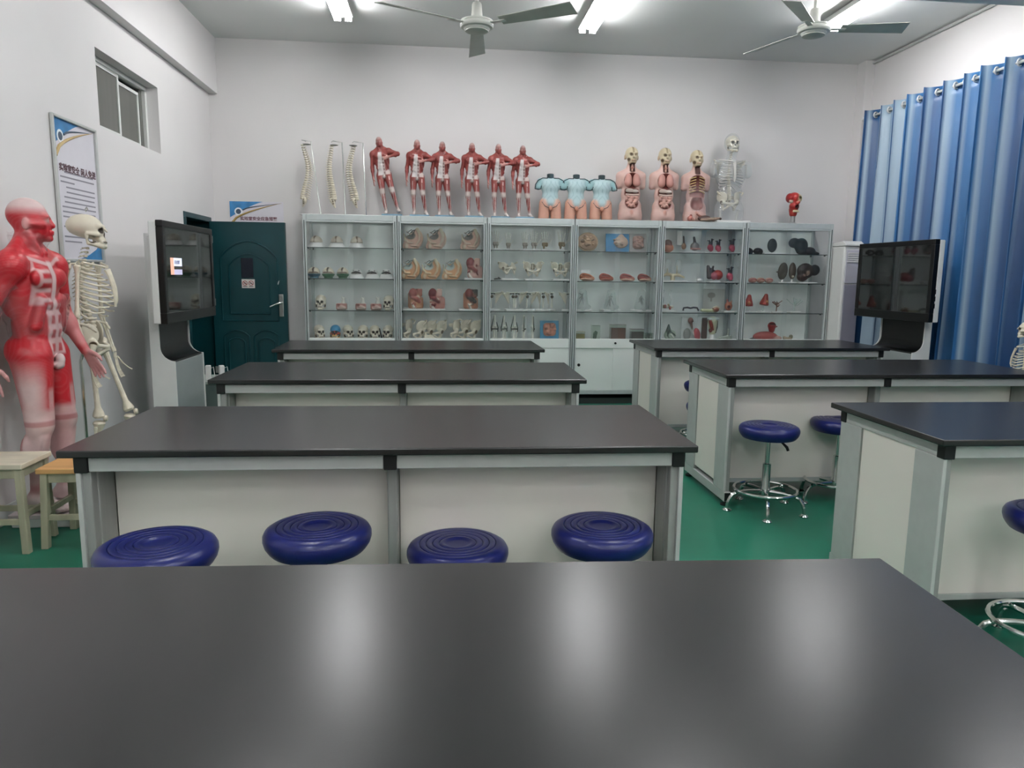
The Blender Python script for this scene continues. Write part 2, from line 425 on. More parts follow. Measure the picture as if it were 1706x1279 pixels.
# ------------------------------------------------------------------ posters
def poster(t, w, h, lines, title, tcol, tsize):
    """printed sheet in local XZ plane, facing -Y; origin bottom-left"""
    paper = mat('poster_paper', 'dedbe2', .35, var=.02)
    sheet = MB().box(0, w, -.004, 0, 0, h).build('sheet', paper, t)
    pb = mat('poster_blue', '3f86bd', .4, var=.25, scale=9); pw = mat('poster_white', 'eef2f5', .4, var=.02)
    gold = mat('poster_gold', 'b49a63', .4, var=.1); dk = mat('poster_slate', '4a5a6c', .4)
    y0, y1 = -.0052, -.004
    cw, ch = w * .62, w * .30
    pts = [(0, h), (cw, h)] + [(cw * (1 - i / 8), h - ch * (1 - (1 - i / 8)) ** 1.25 * 1.0) for i in range(1, 9)]
    MB().prism(pts, y0, y1, 'y').build('corner_panel', pb, sheet)
    MB().tube([(w * (.02 + .95 * i / 10), -.0048, h - w * (.42 - .40 * (i / 10) ** .55)) for i in range(11)], [w * (.026 - .024 * i / 10) for i in range(11)], 6, flat=1).build('gold_swoosh', gold, sheet).scale = (1, 1, 1)
    MB().tube([(w * (.24 + .7 * i / 10), -.0048, h - w * (.16 - .13 * (i / 10) ** .6)) for i in range(11)], [w * (.014 - .012 * i / 10) for i in range(11)], 6).build('blue_swoosh', dk, sheet)
    a = [(w * (.16 + .075 * math.cos(k * PI / 10)), h - w * .19 + w * .075 * math.sin(k * PI / 10)) for k in range(20)]
    MB().prism(a, -.0066, -.004, 'y').build('badge', pw, sheet)
    a = [(w * (.16 + .048 * math.cos(k * PI / 10)), h - w * .19 + w * .048 * math.sin(k * PI / 10)) for k in range(20)]
    MB().prism(a, -.0076, -.004, 'y').build('badge_emblem', dk, sheet)
    tm = text_mesh(title, tsize, mat('poster_title_' + tcol, tcol, .5), 'title', align='CENTER')
    o = link('title', tm, sheet); o.location = (w * .53, -.0054, h - w * .57 if h > .6 else h - w * .32 - tsize * .35); o.rotation_euler = (PI / 2, 0, 0)
    for (xa, xb, z) in lines:
        MB().box(w * xa, w * xb, -.005, -.004, z - .0045, z + .0045).build('text_line', mat('poster_text', '8f8d96', .6), sheet)
    return sheet
pt = thing('wall_poster', 'tall safety notice with blue corner in aluminium frame on the left wall', 'poster', (XL + .004, 4.83, 1.43), PI / 2)
rng = random.Random(3)
ln = []
z = .80 - .30
ind = 0
for i, (a, b) in enumerate(((.2, .9), (.1, .92), (.1, .42), (.22, .92), (.22, .92), (.16, .9), (.16, .92), (.1, .92), (.1, .9), (.1, .55), (.2, .9), (.1, .5), (.2, .92), (.1, .92), (.1, .5))):
    ln.append((a, b, .535 - i * .0305))
poster(pt, .54, .85, ln, '实验室安全 闲人免进', '5b3f46', .052)
MB().prism([(.24, .001), (.539, .001), (.539, .13), (.47, .07), (.36, .03)], -.0052, -.004, 'y').build('bottom_panel', mat('poster_blue'), pt)
fr = MB(); W_, H_ = .54, .85
fr.box(-.018, 0, -.022, 0, -.018, H_ + .018).box(W_, W_ + .018, -.022, 0, -.018, H_ + .018).box(0, W_, -.022, 0, -.018, 0).box(0, W_, -.022, 0, H_, H_ + .018)
fr.build('frame', M['alup'], pt, bevel=.005)
p2 = thing('wall_poster', 'laboratory emergency notice on the back wall above the open door', 'poster', (-2.185, YB - .002, 1.52))
poster(p2, .545, .565, [(.2, .92, .235 + .06), (.1, .9, .265), (.1, .8, .235), (.2, .92, .205), (.1, .9, .175)], '实验室安全应急预案', '6d3a48', .042)
# ------------------------------------------------------------------ benches
M['foot'] = mat('rubber_black', '121314', .6)
def bench(name_lbl, x, y, t, W, D, H):
    b = thing('lab_bench', name_lbl, 'bench', (x, y, 0), t, 'laboratory benches')
    tp = MB().box(0, W, 0, D, H - .024, H).build('tabletop', M['top'], b, bevel=.004)
    zr0, zr1 = H - .078, H - .032
    i = .033
    # rails under the top, one per bay and side
    xm = W / 2
    for (ya, yb) in ((i + .006, i + .04), (D - i - .04, D - i - .006)):
        for (xa, xb) in ((i + .043, xm - .021), (xm + .021, W - i - .043)):
            MB().box(xa, xb, ya, yb, zr0, zr1).build('rail', M['alup'], b, bevel=.003)
    for xa in (i + .004, W - i - .040):
        MB().box(xa, xa + .036, i + .043, D - i - .043, zr0, zr1).build('side_rail', M['alup'], b, bevel=.003)
    # black corner joints
    for cx in (i, xm - .021, W - i - .043):
        for cy in (i, D - i - .043):
            MB().box(cx, cx + .043, cy, cy + .043, zr0 - .003, H - .024).build('corner_joint', M['topedge'], b, bevel=.003)
    # leg columns
    cd = .165
    for cx, wd, kind in ((i + .003, .045, 'L'), (xm - .018, .036, 'M'), (W - i - .048, .045, 'R')):
        for front in (True, False):
            ya = i + .004 if front else D - i - .004 - cd
            yb = ya + cd
            c = MB()
            if kind == 'M':
                c.box(cx, cx + wd, ya + (.09 if front else 0), yb - (0 if front else .09), .10, zr0)
                c.build('leg', M['alu'], b, bevel=.006)
            else:
                c.box(cx + .004, cx + wd - .004, ya + .012, yb - .012, .09, zr0)
                c.box(cx, cx + wd, ya + (.05 if front else -.001), yb + (.001 if front else -.05), .09, zr0)
                lg = c.build('leg', M['alu'], b, bevel=.004)
                s = MB()
                ox = cx - .001 if kind == 'L' else cx + wd - .015
                s.box(ox, ox + .016, ya, yb, .09, zr0)
                s.build('edge_plate', M['alup'], lg, bevel=.003)
    # foot rails with black ends
    for cx in (i + .003, W - i - .048):
        fr_ = MB().box(cx, cx + .045, i - .01, D - i + .01, .032, .09).build('foot_rail', M['alup'], b, bevel=.004)
        for cy in (i - .014, D - i + .006):
            MB().box(cx + .003, cx + .042, cy, cy + .008, .036, .086).build('end_cap', M['topedge'], fr_, bevel=.002)
        for cy in (i + .03, D - i - .03):
            MB().lathe([(.026, 0), (.026, .012), (.010, .016), (.010, .034)], 12, (cx + .022, cy, 0)).build('foot', M['foot'], fr_, smooth=True)
    # white panels
    py = i + .004 + cd
    for (xa, xb) in ((i + .049, xm - .019), (xm + .019, W - i - .049)):
        for yy in (py, D - py - .016):
            MB().box(xa, xb, yy, yy + .016, .125, zr0).build('modesty_panel', M['panel'], b, bevel=.002)
            MB().box(xa, xb, yy - .004, yy + .02, .10, .125).build('bottom_rail', M['alup'], b, bevel=.002)
    for xa in (i + .012, W - i - .028):
        MB().box(xa, xa + .016, py - .004, D - py + .004, .115, zr0).build('side_panel', M['panel'], b, bevel=.002)
    return b
W0, D0, H0 = 2.0317, .7736, .80
bench('nearest black-topped bench filling the foreground, in front of the viewer', -1.1709, .6447, -.039, W0 + .004, D0, H0)
b1 = bench('black-topped white bench with four blue stools along its front', -1.1949, 2.3321, -.0137, W0 + .022, D0 + .007, H0 + .0034)
bench('left black-topped bench second row back, behind the bench with four stools', -1.2176, 3.9048, -.0112, W0 - .0176, D0 + .0107, H0)
bench('left black-topped bench farthest back, before the skull cabinets', -1.2394, 5.4698, .0216, W0 + .005, D0 - .02, H0 - .002)
bench('right black-topped bench nearest the viewer, cut by the frame edge', 1.7759, 2.3623, -.0107, W0, D0, H0)
bench('right black-topped bench with two blue stools before its white front', 1.6484, 4.0392, -.0051, W0, D0, H0 + .0037)
bench('right black-topped bench farthest back, before the organ cabinets', 1.7102, 5.6841, .0087, W0 - .013, D0, H0 - .006)
# scuff on the front panel of the second bench
tag(MB().lathe([(.0, 0), (.035, .0004), (.03, .0012), (0, .0016)], 16).build('adhesive_stain', mat('old_glue', '9d9a78', .5, var=.2, scale=40)), 'yellowish glue stain on the white front panel behind the stools', 'stain')
st = bpy.data.objects['adhesive_stain']
st.location = (-.437, 2.3321 + .2012 + .0104 - .0020, .672); st.rotation_euler = (PI / 2, 0, -.0137); st.scale = (1, .22, 1)

# ------------------------------------------------------------------ blue stools
def stool(label, x, y, z, rz, _proto=[]):
    H = z
    t = thing('lab_stool', label, 'stool', (x, y, 0), rz, 'blue round lab stools')
    prof = [(.03, H - .078), (.135, H - .074), (.15, H - .078), (.157, H - .070), (.166, H - .056), (.1705, H - .04), (.170, H - .026), (.163, H - .013), (.15, H - .005)]
    for r in (.128, .106, .084, .062):
        prof += [(r + .007, H - .002), (r + .002, H - .003), (r, H - .0065), (r - .002, H - .003), (r - .007, H - .0015)]
    prof += [(.045, H - .002), (.040, H - .006), (.03, H - .0075), (.0, H - .008)]
    MB().lathe(prof, 48).build('seat', M['vinyl'], t, smooth=True)
    MB().lathe([(.11, H - .086), (.12, H - .078), (.03, H - .074)], 24).build('seat_plate', M['black'], t, smooth=True)
    MB().cyl((0, 0, .27), (0, 0, H - .075), .0135, n=14).build('gas_rod', M['chrome'], t, smooth=True)
    MB().lathe([(.03, .10), (.03, .135), (.024, .15), (.024, .284), (.018, .288), (.014, .288)], 18).build('sleeve', M['chrome'], t, smooth=True)
    lv = MB().tube([(.01, 0, H - .092), (.07, -.02, H - .098), (.10, -.03, H - .125), (.108, -.033, H - .145)], [.006, .006, .009, .008], 8)
    lv.build('lever', M['black'], t, smooth=True)
    MB().tube([(.178 * math.cos(a), .178 * math.sin(a), .128) for a in np.linspace(0, 2 * PI, 40, endpoint=False)], .0095, 8, True).build('foot_ring', M['chrome'], t, smooth=True)
    for k in range(5):
        a = -PI / 2 + 2 * PI * k / 5
        ca, sa = math.cos(a), math.sin(a)
        pth = [(.02, .118), (.10, .118), (.165, .112), (.195, .098), (.214, .07), (.222, .04), (.224, .016)]
        lg = MB().tube([(r * ca, r * sa, zz) for r, zz in pth], [.011] * 7, 8).build('leg', M['chrome'], t, smooth=True)
        MB().lathe([(.026, 0), (.027, .006), (.018, .014), (.011, .018)], 14, (.224 * ca, .224 * sa, 0)).build('foot', M['chrome'], lg, smooth=True)
    return t
stool('round blue stool at the left end of the front bench row, before white panel', -.835, 2.14, .575, .4)
stool('round blue stool second from left in the front row of four', -.395, 2.29, .563, 1.2)
stool('low round blue stool third from left in the front row of four', .055, 2.34, .476, -.5)
stool('round blue stool at the right end of the front row of four', .537, 2.30, .540, 2.4)
stool('round blue stool on chrome legs standing in the right aisle', 1.905, 3.99, .52, -.35)
stool('round blue stool half hidden behind the nearest right bench corner', 2.43, 4.15, .52, -.1)
stool('round blue stool glimpsed behind the right bench, upper of two seat edges', 2.09, 5.52, .545, .3)
stool('lower round blue stool glimpsed behind the right bench', 1.955, 5.06, .46, .9)
stool('round blue stool cut off by the right frame edge', 2.20, 2.30, .555, .6)

# ------------------------------------------------------------------ old wooden stools
M['oldwood'] = mat('old_painted_wood', 'a8a48c', .65, var=.22, scale=14, bump=.2, bscale=40, stretch=(1, 1, .25))
M['oldtop'] = mat('worn_white_wood', 'c9c0ac', .5, var=.18, scale=10, bump=.15, stretch=(.3, 1, 1))
M['tanwood'] = mat('tan_wood', 'c89a62', .45, var=.14, scale=9, bump=.1, stretch=(.25, 2, 1))
M['pale'] = mat('worn_pale_edge', '9c9a80', .6, var=.2, scale=20)
def wstool(label, x, y, w, d, h, rz, top):
    t = thing('wooden_stool', label, 'stool', (x, y, 0), rz, 'old wooden stools')
    MB().box(-w / 2 - .012, w / 2 + .012, -d / 2 - .012, d / 2 + .012, h - .026, h).build('seat', top, t, bevel=.004)
    L = .034
    for sx in (-1, 1):
        for sy in (-1, 1):
            cx, cy = sx * (w / 2 - L / 2), sy * (d / 2 - L / 2)
            c = MB().frustum(cx - L / 2, cx + L / 2, cy - L / 2, cy + L / 2, 0, h - .026, .001, .001)
            c.v = [(v[0] + (sx * .014 if v[2] < .01 else 0), v[1] + (sy * .014 if v[2] < .01 else 0), v[2]) for v in c.v]
            c.build('leg', M['oldwood'], t, bevel=.003)
    for sy in (-1, 1):
        MB().box(-w / 2 + L, w / 2 - L, sy * (d / 2 - .02) - .009, sy * (d / 2 - .02) + .009, h - .075, h - .026).build('apron', M['oldwood'], t, bevel=.002)
        MB().box(-w / 2 + L - .01, w / 2 - L + .01, sy * (d / 2 - .015) - .009, sy * (d / 2 - .015) + .009, .14, .168).build('stretcher', M['oldwood'], t, bevel=.002)
    for sx in (-1, 1):
        MB().box(sx * (w / 2 - .02) - .009, sx * (w / 2 - .02) + .009, -d / 2 + L, d / 2 - L, h - .075, h - .026).build('apron', M['oldwood'], t, bevel=.002)
        MB().box(sx * (w / 2 - .012) - .009, sx * (w / 2 - .012) + .009, -d / 2 + L - .01, d / 2 - L + .01, .17, .198).build('stretcher', M['oldwood'], t, bevel=.002)
    return t
wstool('worn cream wooden stool at the left frame edge', -2.145, 3.70, .30, .25, .445, 0, M['oldtop'])
wstool('tan-topped wooden stool tucked behind the bench corner', -1.80, 3.78, .29, .29, .405, 0, M['tanwood'])

# ------------------------------------------------------------------ interactive displays
M['screen'] = mat('black_screen_glass', '08090a', .05, spec=.9, var=.05, ior=1.75)
M['bezel'] = mat('black_bezel', '0b0b0c', .3, var=.05)
M['grey'] = mat('grey_painted_steel', '8d9493', .4, var=.03)
def display(label, loc, rz, lit):
    """local frame: screen faces -Y, x along the width, origin on the floor below the centre"""
    t = thing('interactive_display', label, 'display', loc, rz, 'interactive displays on stands')
    w, z0, z1 = .545, 1.0, 1.70
    bz = .045
    f = MB()
    f.box(-w, w, -.045, 0, z0, z0 + bz + .03).box(-w, w, -.045, 0, z1 - bz, z1).box(-w, -w + bz, -.045, 0, z0 + bz + .03, z1 - bz).box(w - bz, w, -.045, 0, z0 + bz + .03, z1 - bz)
    f.build('bezel', M['bezel'], t, bevel=.004)
    sc = MB().box(-w + bz, w - bz, -.038, -.002, z0 + bz + .03, z1 - bz).build('screen', M['screen'], t)
    MB().box(-w + .002, w - .002, 0, .05, z0 - .0, z1 - .006).build('back_shell', M['white'], t, bevel=.008)
    MB().box(-w + .08, w - .08, .05, .10, z0 + .05, z1 - .10).build('rear_housing', M['white'], t, bevel=.02)
    MB().box(-.308, .308, .11, .162, z0 + .10, 1.615).build('column_back', M['white'], t, bevel=.004)
    hw = .32
    # concave black front of the column, sweeping out to the pedestal
    n = 10
    arc = [(.112 - .10 * (1 - math.cos(k * PI / 2 / n)), .72 + .10 - .10 * math.sin(k * PI / 2 / n)) for k in range(n + 1)]
    prof = [(.16, z0 + .10), (.112, z0 + .10)] + arc + [(.012, .70), (.16, .70)]
    m = MB()
    nn = len(prof)
    m.v = [(-hw + .012, p[0], p[1]) for p in prof] + [(hw - .012, p[0], p[1]) for p in prof]
    m.f = [tuple(range(nn)), tuple(range(2 * nn - 1, nn - 1, -1))] + [(i, i + nn, (i + 1) % nn + nn, (i + 1) % nn) for i in range(nn)]
    m.build('column_front', M['bezel'], t, smooth=True)
    for sx in (-1, 1):
        m = MB(); a, b = (-hw, -hw + .012) if sx < 0 else (hw - .012, hw)
        pr = [(.165, 1.62), (.104, 1.62)] + [(p[0] - .012, p[1] - .004) for p in arc] + [(-.002, .06), (.165, .06)]
        nn = len(pr)
        m.v = [(a, p[0], p[1]) for p in pr] + [(b, p[0], p[1]) for p in pr]
        m.f = [tuple(range(nn)), tuple(range(2 * nn - 1, nn - 1, -1))] + [(i, i + nn, (i + 1) % nn + nn, (i + 1) % nn) for i in range(nn)]
        m.build('side_cheek', M['white'], t)
    MB().box(-hw + .012, hw - .012, .005, .162, .06, .705).build('pedestal', M['grey'], t, bevel=.006)
    MB().box(-hw - .04, hw + .04, -.06, .19, .02, .06).build('plinth', M['bezel'], t, bevel=.006)
    for sx in (-1, 1):
        for sy in (-.03, .16):
            MB().lathe([(.022, 0), (.022, .02)], 12, (sx * .3, sy, 0)).build('caster', M['foot'], t)
    if lit:  # emissive orange, white and lilac panels with lettering set on the screen
        im = MB().box(-.41, -.345, -.0392, -.0380, 1.335, 1.452).build('screen_patch', mat('screen_orange', 'e2a892', .4, emit='e2a892', estr=.45), sc)
        MB().box(-.350, -.185, -.0392, -.0380, 1.395, 1.452).build('screen_patch', mat('screen_white', 'd8dcf0', .4, emit='d8dcf0', estr=.45), sc)
        MB().box(-.350, -.185, -.0392, -.0380, 1.335, 1.372).build('screen_patch', mat('screen_lilac', 'b6b2cc', .4, emit='b6b2cc', estr=.4), sc)
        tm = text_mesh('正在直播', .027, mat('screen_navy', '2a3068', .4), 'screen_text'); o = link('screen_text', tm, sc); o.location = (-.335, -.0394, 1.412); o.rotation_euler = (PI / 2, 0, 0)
    else:
        for k in range(3):
            MB().box(w - .002, w + .006, -.02, .0, 1.12 + k * .06, 1.16 + k * .06).build('side_port', M['black'], t)
    return t
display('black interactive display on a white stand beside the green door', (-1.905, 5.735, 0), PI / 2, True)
display('black interactive display on a stand before the blue curtain', (4.165, 6.38, 0), -PI / 2 + .02, False)

# grey box and white sockets by the door
bx = thing('storage_box', 'low grey-green steel box by the doorway behind the display', 'box', (-2.02, 6.62, 0))
MB().box(-.17, .17, -.22, .22, .0, .40).build('body', mat('grey_green_steel', '5b6a66', .5, var=.06), bx, bevel=.006)
MB().box(-.18, .18, -.23, .23, .40, .425).build('lid', mat('pale_steel', 'a9b0ab', .45, var=.04), bx, bevel=.005)
for k, (dx, dy, h) in enumerate(((-.10, -.12, .125), (.0, -.10, .125), (.09, -.02, .115))):
    s = thing('charger_block', ('white upright plug block nearest the display on the grey box', 'white upright plug block in the middle on the grey box', 'white upright plug block nearest the door on the grey box')[k], 'plug', (-2.02 + dx, 6.62 + dy, .425), .2 * k, 'white plug blocks on the grey box')
    MB().box(-.022, .022, -.03, .03, 0, h).build('case', M['white'], s, bevel=.006)
    MB().tube([(.022, -.01, h * .8), (.045, -.015, h * .9), (.05, -.02, h * .5), (.055, -.02, .01)], .003, 6).build('cable', M['white'], s, smooth=True)

# ------------------------------------------------------------------ standing air conditioner
ac = thing('air_conditioner', 'tall floor-standing air conditioner in the corner beside the cabinets', 'air conditioner', (4.307, 7.49, 0), 0)
MB().box(-.10, .10, -.125, .125, .03, 1.70).build('body', M['white'], ac, bevel=.015)
MB().box(-.075, .085, -.140, -.123, .10, 1.30).build('lower_front', mat('lilac_grey_plastic', '8e8c98', .35, var=.03), ac, bevel=.004)
g = MB().box(-.075, .085, -.140, -.123, 1.315, 1.66).build('outlet_panel', mat('pale_lilac_plastic', 'b9b8c2', .35, var=.03), ac, bevel=.004)
for k in range(5):
    MB().box(-.065, .075, -.148, -.138, 1.62 - k * .022, 1.632 - k * .022).build('louvre', M['white'], g, bevel=.001)
MB().prism([(-.15, 1.70), (.125, 1.70), (.125, 1.735), (-.09, 1.752), (-.15, 1.72)], -.10, .105, 'x').build('top_cap', M['white'], ac, bevel=.005)
MB().box(-.10, .10, -.125, .125, 0, .03).build('plinth', M['grey'], ac)

# ------------------------------------------------------------------ curtains
M['curtain'] = mat('blue_satin_curtain', '3a6a9e', .34, spec=.7, var=.04, scale=30, sheen=.15, attr='Col', bump=.15, bscale=350, stretch=(1, 1, .2))
CX, ZT = 4.54, 3.115
def curtain(label, ya, yb, n_pl, amp, seed, xoff=0.0, wide=False):
    rg = random.Random(seed)
    t = thing('curtain', label, 'curtain', (CX + xoff, 0, 0), 0, 'blue eyelet curtains')
    nu = n_pl * 16; nv = 24
    ph = [rg.uniform(-.35, .35) for _ in range(n_pl + 2)]
    vs = []; fs = []
    for j in range(nv + 1):
        v = j / nv; z = .06 + (ZT - .06) * (1 - v)
        for i in range(nu + 1):
            u = i / nu * n_pl
            k = int(u); fr_ = u - k
            p = ph[k] * (1 - fr_) + ph[min(k + 1, n_pl)] * fr_
            th = 2 * PI * u + p * v * 2
            sn = math.sin(th)
            a = amp * (1 + .25 * math.sin(k * 2.1 + seed)) * (0.85 + .3 * v)
            # asymmetrical pleat: rounded ridge, tight valley
            x = a * (sn + .28 * math.sin(2 * th + 1.1) * (1 - .5 * v))
            y = ya + (yb - ya) * (i / nu) + .022 * math.sin(2 * th) + .03 * v * math.sin(k * 1.7 + seed) * math.sin(PI * fr_)
            x += .02 * v * math.sin(3 * v + k)
            vs.append((x, y, z))
    for j in range(nv):
        for i in range(nu):
            a0 = j * (nu + 1) + i
            fs.append((a0, a0 + 1, a0 + nu + 2, a0 + nu + 1))
    m = MB(); m.v = vs; m.f = fs
    o = m.build('fabric', M['curtain'], t, smooth=False)
    o.data.polygons.foreach_set('use_smooth', [True] * len(o.data.polygons))
    # colour bands in each pleat: deep blue, mid blue and pale grey-blue, running down the cloth
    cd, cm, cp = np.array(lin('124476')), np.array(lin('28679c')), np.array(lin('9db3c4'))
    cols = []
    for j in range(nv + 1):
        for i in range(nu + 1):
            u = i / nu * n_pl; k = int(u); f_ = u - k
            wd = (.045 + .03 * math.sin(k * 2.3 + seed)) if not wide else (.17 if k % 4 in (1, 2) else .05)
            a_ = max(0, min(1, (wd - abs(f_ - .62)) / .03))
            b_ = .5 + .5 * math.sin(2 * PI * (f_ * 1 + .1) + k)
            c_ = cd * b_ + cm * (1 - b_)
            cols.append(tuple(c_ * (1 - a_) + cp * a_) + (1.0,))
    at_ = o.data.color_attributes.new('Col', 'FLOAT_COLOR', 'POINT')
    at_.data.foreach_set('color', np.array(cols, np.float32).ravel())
    sd = o.modifiers.new('thick', 'SOLIDIFY'); sd.thickness = .003
    for k in range(2 * n_pl):
        # eyelets where the rod passes through the cloth
        y = ya + (yb - ya) * (k + .5 - .5) / (2 * n_pl)
        MB().tube([(.027 * math.sin(a), y + .008 * math.sin(a), ZT - .055 + .027 * math.cos(a)) for a in np.linspace(0, 2 * PI, 18, endpoint=False)], .0075, 6, True).build('eyelet', M['white'], t, smooth=True)
    return t
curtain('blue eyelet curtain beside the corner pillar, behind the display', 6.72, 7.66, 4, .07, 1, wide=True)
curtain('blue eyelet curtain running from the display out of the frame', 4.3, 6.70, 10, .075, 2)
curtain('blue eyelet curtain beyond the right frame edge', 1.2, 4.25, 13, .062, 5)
rod = thing('curtain_rod', 'white curtain rod along the top of the blue curtains', 'rod', (CX, 0, ZT - .055))
MB().tube([(0, 1.0, 0), (0, 7.74, 0)], .013, 10).build('pole', M['alup'], rod, smooth=True)
MB().lathe([(.0, -.03), (.018, -.022), (.022, 0), (.016, .02), (.012, .025)], 12).xf(Matrix.Translation((0, 7.755, 0)) @ Matrix.Rotation(PI / 2, 4, 'X')).build('finial', M['white'], rod, smooth=True)
for y in (1.4, 4.28, 6.71, 7.70):
    MB().tube([(0, y, 0), (XR - CX, y, 0)], .008, 8).build('bracket', M['alup'], rod, smooth=True)

# ------------------------------------------------------------------ glass cabinets
XE = [-1.375, -.437, .477, 1.385, 2.31, 3.225, 4.195]
CY0, CY1, CZ = 7.575, 7.995, 1.938
SH = [1.615, 1.304, .981, .672]
M['frame'] = mat('cabinet_aluminium', 'bfc6c5', .38, metal=.15, var=.04, scale=15)
M['seal'] = mat('dark_seal', '3a4442', .5)
M['back'] = mat('cabinet_back', 'f3f6f4', .45, var=.03, scale=3)
M['cabw'] = mat('cabinet_white', 'e6eae6', .4, var=.02, scale=3)
cabl = ['glass cabinet of skulls and skull domes next to the door', 'glass cabinet of pelvis sections and hip bones, second from the door', 'glass cabinet of hand, shoulder and knee bones, third from the door',
        'glass cabinet of relief boards, clear lung casts and specimen jars', 'glass cabinet of hearts and throat models, second from the curtain', 'glass cabinet of dark liver models, nearest the curtain']
def cabinet(k):
    xa, xb = XE[k] + .004, XE[k + 1] - .004
    w = xb - xa
    t = thing('glass_cabinet', cabl[k], 'cabinet', (xa, CY0, 0), 0, 'glass display cabinets')
    d = CY1 - CY0; p = .034
    for x in (0, w - p):
        for y in (0, d - p):
            q = MB().box(x, x + p, y, y + p, .06, CZ).build('upright', M['frame'], t, bevel=.004)
            if y == 0:
                MB().box(x + p / 2 - .004, x + p / 2 + .004, -.002, .004, .06, CZ - .06).build('groove', M['seal'], q)
    for y in (0, d - p):
        MB().box(p, w - p, y, y + p, CZ - .058, CZ).build('top_rail', M['frame'], t, bevel=.004)
    MB().box(p, w - p, .002, .03, CZ - .075, CZ - .058).build('door_track', M['frame'], t, bevel=.002)
    for x in (0, w - p):
        MB().box(x + .003, x + p - .003, p, d - p, CZ - .05, CZ - .002).build('side_rail', M['frame'], t, bevel=.003)
    MB().box(.004, w - .004, .004, d - .004, CZ - .012, CZ - .004).build('top_pane', M['shelfglass'], t)
    MB().box(p, w - p, d - .014, d - .006, .66, CZ - .058).build('back_panel', M['back'], t)
    for x in (p / 2 - .003, w - p / 2 - .003):
        MB().box(x, x + .006, p, d - p, .68, CZ - .05).build('side_pane', M['glass'], t)
    for z in SH[:3]:
        s = MB().box(p - .01, w - p + .01, .05, d - .016, z - .008, z).build('shelf', M['shelfglass'], t)
        MB().box(p - .01, w - p + .01, .046, .051, z - .008, z).build('shelf_edge', mat('dark_glass_edge', '223330', .2), s)
        for x in (p - .002, w - p - .010):
            for y in (.07, d - .05):
                MB().box(x, x + .012, y, y + .02, z - .018, z - .008).build('bracket', M['black'], s)
    # sliding glass doors
    h0, h1 = .70, CZ - .075
    for (a, b, yy) in ((p, w * .53, .024), (w * .47, w - p, .013)):
        dr = MB().box(a, b, yy, yy + .005, h0, h1).build('glass_door', M['glass'], t)
    # lower cupboard
    MB().box(p, w - p, .0, .03, .60, .70).build('ledge', M['cabw'], t, bevel=.004)
    MB().box(p, w - p, .02, d - .02, .655, .672).build('base_deck', M['cabw'], t)
    MB().box(p, w - p, 0, .03, .105, .15).build('lower_track', M['frame'], t, bevel=.003)
    MB().lathe([(.012, 0), (.012, .012)], 10).xf(Matrix.Translation((w * .5, -.002, .655)) @ Matrix.Rotation(PI / 2, 4, 'X')).build('lock', M['black'], t)
    for (a, b, yy) in ((p, w * .52, .018), (w * .48, w - p, .006)):
        dr = MB().box(a, b, yy, yy + .012, .15, .60).build('sliding_door', M['cabw'], t, bevel=.003)
        if yy > .01:
            MB().lathe([(.016, 0), (.016, .008), (.01, .012)], 14).xf(Matrix.Translation((a + .04, yy, .42)) @ Matrix.Rotation(PI / 2, 4, 'X')).build('finger_pull', M['black'], dr)
    MB().box(.004, w - .004, .02, d, .0, .06).build('plinth', mat('cabinet_plinth', '2a302e', .6), t)
    for x in (.005, w - .017):
        MB().box(x, x + .012, p, d - .01, .06, .672).build('side_panel', M['cabw'], t)
    MB().box(p, w - p, d - .014, d - .006, .06, .655).build('rear_panel', M['cabw'], t)
    return t
for k in range(6):
    cabinet(k)
# notes stuck on the glass of the fourth cabinet
nt_ = tag(link('glass_sticker', text_mesh('男生殖', .034, mat('sticker_white', 'f2f4f4', .4, emit='f2f4f4', estr=0.0), 'glass_sticker')), 'small white characters stuck on the glass above the red organs', 'sticker')
nt_.location = (1.46, CY0 + .010, 1.392); nt_.rotation_euler = (PI / 2, 0, 0)
